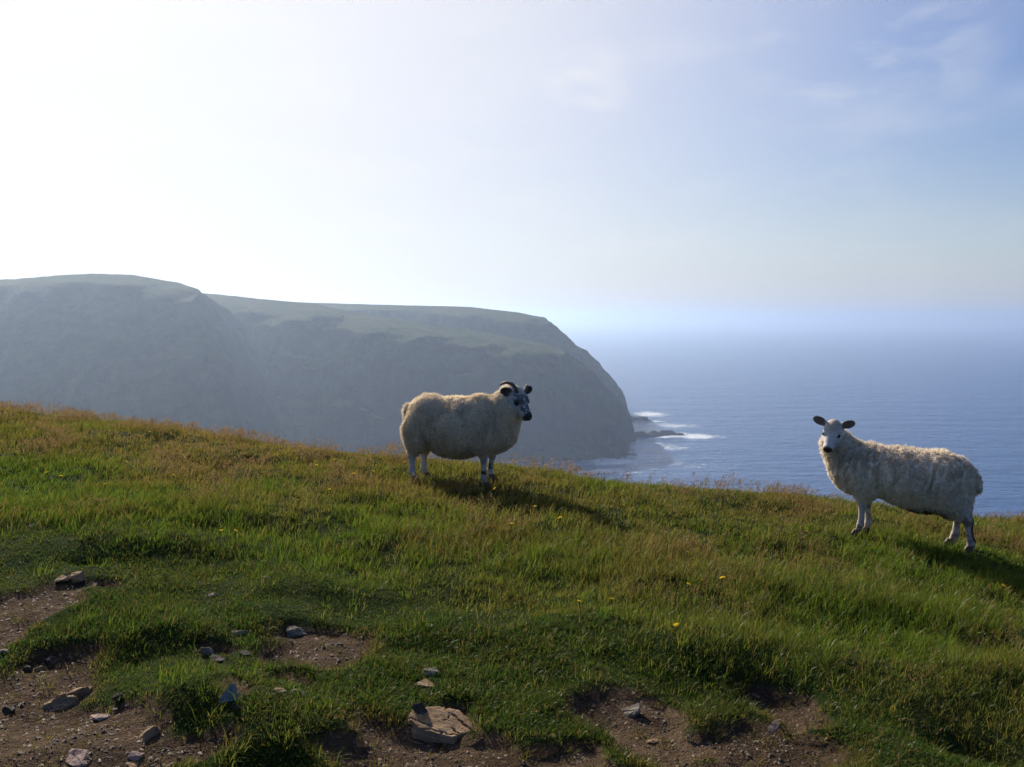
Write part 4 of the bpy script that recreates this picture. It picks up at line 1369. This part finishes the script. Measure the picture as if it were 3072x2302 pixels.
grow('tussock_grass', 3600, 18, lambda X, Y: np.clip(0.03 + 0.95 * hum_w(X, Y), 0, 1) * bare(X, Y) * inside_brow(X, Y) * (1 - 0.55 * cropped(X, Y)), lambda X, Y: (0.08 + 0.06 * clumpy(X, Y, 67, 1.3)) * (0.6 + 0.4 * sstep(3.0, 5.5, Y)),
     0.0026, 0.8, 0.045, GREEN, STRAW, lambda X, Y: 0.55 * brown(X, Y), MG, 'longer green tussock grass on the banks', 3, y1=14, power=1.2)


def seeds(name, n, mat, label, seed):
    rs = np.random.default_rng(seed)
    X, Y = places(n, lambda X, Y: (1 - 0.97 * cropped(X, Y)) * bare(X, Y) * inside_brow(X, Y) * np.clip(1.6 * (brown(X, Y) - 0.16), 0.02, 1) * clumpy(X, Y, 74, 2.6) ** 2, 2.2, 15, 1.05, rs)
    n = len(X)
    far = np.maximum(1.0, Y / 4.5)
    L = (0.085 + 0.08 * rs.random(n)) * (0.85 + 0.3 * clumpy(X, Y, 68, 1.0))
    P = np.stack([X, Y, grow_z(X, Y)], 1)
    az = rs.normal(0.1, 1.0, n); th = np.abs(rs.normal(0.16, 0.12, n))
    pts = [P]
    for k in range(3):
        th = th + 0.06 + 0.10 * rs.random(n)
        P = P + np.stack([np.cos(az) * np.sin(th), np.sin(az) * np.sin(th), np.cos(th)], 1) * (L / 3)[:, None]
        pts.append(P)
    VV, FF, CC = [], [], []
    nv = 0
    tone = rs.random(n)[:, None]
    stem = np.array((0.14, 0.10, 0.035)) * (1 - tone) + np.array((0.20, 0.125, 0.05)) * tone
    head = np.array((0.20, 0.128, 0.050)) * (1 - tone) + np.array((0.29, 0.185, 0.085)) * tone
    ang = rs.random(n) * 3.14
    S = np.stack([np.cos(ang), np.sin(ang), np.zeros(n)], 1) * (0.0007 * far)[:, None]
    for k in range(3):
        VV.append(np.stack([pts[k] - S, pts[k] + S, pts[k + 1] + S * 0.8, pts[k + 1] - S * 0.8], 1).reshape(-1, 3))
        o = nv + np.arange(n)[:, None] * 4
        FF += [o + np.array([[0, 1, 2]]), o + np.array([[0, 2, 3]])]
        CC.append(np.repeat(stem, 4, 0)); nv += 4 * n
    for k in range(13):
        f = 0.60 + 0.44 * rs.random(n)
        j = np.minimum((f * 3).astype(int), 2)
        st = np.stack(pts, 1)
        A, B = st[np.arange(n), j], st[np.arange(n), j + 1]
        q = A + (B - A) * (f * 3 - j)[:, None]
        sp = ((1.10 - f) * 0.085)[:, None]
        q = q + rs.normal(size=(n, 3)) * sp * np.array([1, 1, 0.35])
        w = (0.0016 * (0.7 + 0.6 * rs.random(n)) * far)[:, None]
        dv = rs.normal(size=(n, 3)) * 0.5 + np.array([0.2, 0, 0.9])
        sd_ = np.cross(dv, rs.normal(size=(n, 3))); sd_ /= np.linalg.norm(sd_, axis=1, keepdims=True)
        VV.append(np.stack([q - sd_ * w, q + sd_ * w, q + dv * w * 4.5], 1).reshape(-1, 3))
        FF.append(nv + np.arange(n)[:, None] * 3 + np.array([[0, 1, 2]]))
        CC.append(np.repeat(head, 3, 0)); nv += 3 * n
    return tag(mesh_obj(name, np.concatenate(VV), np.concatenate(FF), mat, smooth=False, attrs={'pigment': np.concatenate(CC)}), label, kind='stuff')


seeds('seeding_grass', 14000, MS, 'fine reddish brown seed heads of grass', 4)

# ------------------------------------------------------------------ yellow flowers, each one a plant of its own
m_pet, t, out = new_mat("yellow petals")
d = N(t, 'ShaderNodeBsdfDiffuse'); tr = N(t, 'ShaderNodeBsdfTranslucent'); mx = N(t, 'ShaderNodeMixShader', inp={0: 0.4})
pc = mixc(t, noise_n(t, 90, 3), (0.82, 0.52, 0.02), (0.86, 0.64, 0.04))
t.links.new(pc, d.inputs[0]); t.links.new(pc, tr.inputs[0]); t.links.new(d.outputs[0], mx.inputs[1]); t.links.new(tr.outputs[0], mx.inputs[2]); t.links.new(mx.outputs[0], out.inputs[0])
m_stem, t, out = new_mat("flower stem")
principled(t, out, mixc(t, noise_n(t, 40, 3), (0.035, 0.06, 0.012), (0.06, 0.09, 0.02)), 0.7, 0.2)


def flower_meshes(seed):
    rs = np.random.default_rng(seed)
    V, F = [], []
    for ring, (np_, r, up) in enumerate(((13, 0.0125, 0.002), (9, 0.0085, 0.004))):
        for i in range(np_):
            a = 6.283 * i / np_ + ring * 0.2 + rs.normal(0, 0.06)
            c, s_ = math.cos(a), math.sin(a)
            j = len(V)
            rr = r * (0.85 + 0.3 * rs.random())
            for f, w, z in ((0.12, 0.0009, 0.001), (0.6, 0.0021, 0.0025), (1.0, 0.0013, 0.0022)):
                V += [(f * rr * c - w * s_, f * rr * s_ + w * c, z + up), (f * rr * c + w * s_, f * rr * s_ - w * c, z + up)]
            F += [(j, j + 1, j + 3, j + 2), (j + 2, j + 3, j + 5, j + 4)]
    head = bpy.data.meshes.new('petals'); head.from_pydata(V, [], F); head.materials.append(m_pet)
    V, F = [], []
    k = 6
    for i in range(6):
        f = i / 5
        for q in range(k):
            a = 6.283 * q / k
            r = 0.0014 if i < 5 else 0.004
            V.append((r * math.cos(a) + 0.02 * f * f - 0.02, r * math.sin(a), f - 1))
    F = [(i * k + q, i * k + (q + 1) % k, (i + 1) * k + (q + 1) % k, (i + 1) * k + q) for i in range(5) for q in range(k)]
    F.append(tuple(range(5 * k, 6 * k)))
    stem = bpy.data.meshes.new('stem'); stem.from_pydata(V, [], F); stem.materials.append(m_stem)
    return head, stem


FM = [flower_meshes(i) for i in range(4)]
FLOWERS = [(579, 617, 'left one of two yellow flowers close together right of centre'), (611, 614, 'right one of two yellow flowers close together right of centre'),
           (676, 642, 'yellow flower among reddish seed heads below the two side by side'), (495, 493, 'yellow flower in the grass just below the horned ewe\'s front feet'),
           (687, 561, 'yellow flower on the open slope between the two ewes, nearest the camera'), (727, 536, 'orange-yellow flower on the slope left of the white ewe\'s front feet'),
           (48, 477, None), (62, 482, None), (200, 450, None), (174, 480, None), (106, 490, None), (127, 464, None), (317, 467, None), (335, 462, None), (276, 456, None), (236, 541, None), (222, 540, None), (240, 449, None), (373, 475, None),
           (380, 458, None), (386, 462, None), (405, 462, None), (443, 456, None), (465, 457, None), (535, 512, None), (620, 505, None), (570, 470, None), (512, 532, None), (806, 536, None), (330, 494, None), (354, 476, None), (301, 447, None), (150, 432, None), (623, 510, None), (560, 526, None), (1002, 594, None), (722, 590, None), (688, 600, None)]
ORD = ['leftmost', 'second from the left', 'third from the left', 'fourth from the left', 'fifth from the left', 'sixth from the left', 'seventh from the left', 'eighth from the left', 'ninth from the left',
       'tenth from the left', 'eleventh from the left', 'twelfth from the left', 'thirteenth from the left', 'fourteenth from the left', 'fifteenth from the left', 'sixteenth from the left', 'seventeenth from the left', 'eighteenth from the left']
ZONES = [(0, 392, 468, 'on the upper hillside left of the horned ewe'), (0, 392, 999, 'lower on the hillside left of the horned ewe'),
         (392, 480, 999, 'under the horned ewe'), (480, 1100, 999, 'right of the horned ewe')]
zone_of = {}
for i, (px, py, lab) in enumerate(FLOWERS):
    if not lab:
        z_ = next(k for k, (a, b, c, w_) in enumerate(ZONES) if a <= px < b and py <= c)
        zone_of.setdefault(z_, []).append((px, i))
for z_, mem in zone_of.items():
    for r_, (px, i) in enumerate(sorted(mem)):
        FLOWERS[i] = (FLOWERS[i][0], FLOWERS[i][1], 'small yellow flower %s, %s' % (ZONES[z_][3], ORD[r_]))
for i, (px, py, lab) in enumerate(FLOWERS):
    x, y, z = at(px, py + 900 * 0.14 / 7.5)
    f = bpy.data.objects.new('yellow_flower', None)
    COL.objects.link(f)
    f.location = (x, y, z)
    f.rotation_euler = (0, 0, random.random() * 6.28)
    hgt = 0.15 + 0.02 * random.random()
    tag(f, lab, 'flower', 'yellow wildflowers in the grass')
    hd_, st_ = FM[i % 4]
    o = bpy.data.objects.new('stem', st_); COL.objects.link(o); o.parent = f; o.location = (0, 0, hgt); o.scale = (1, 1, hgt)
    o = bpy.data.objects.new('petals', hd_); COL.objects.link(o); o.parent = f; o.location = (0, 0, hgt); o.rotation_euler = (random.uniform(0.1, 0.7), 0, random.random() * 6)
    k_ = 1.0 + 0.3 * random.random(); o.scale = (k_, k_, k_)
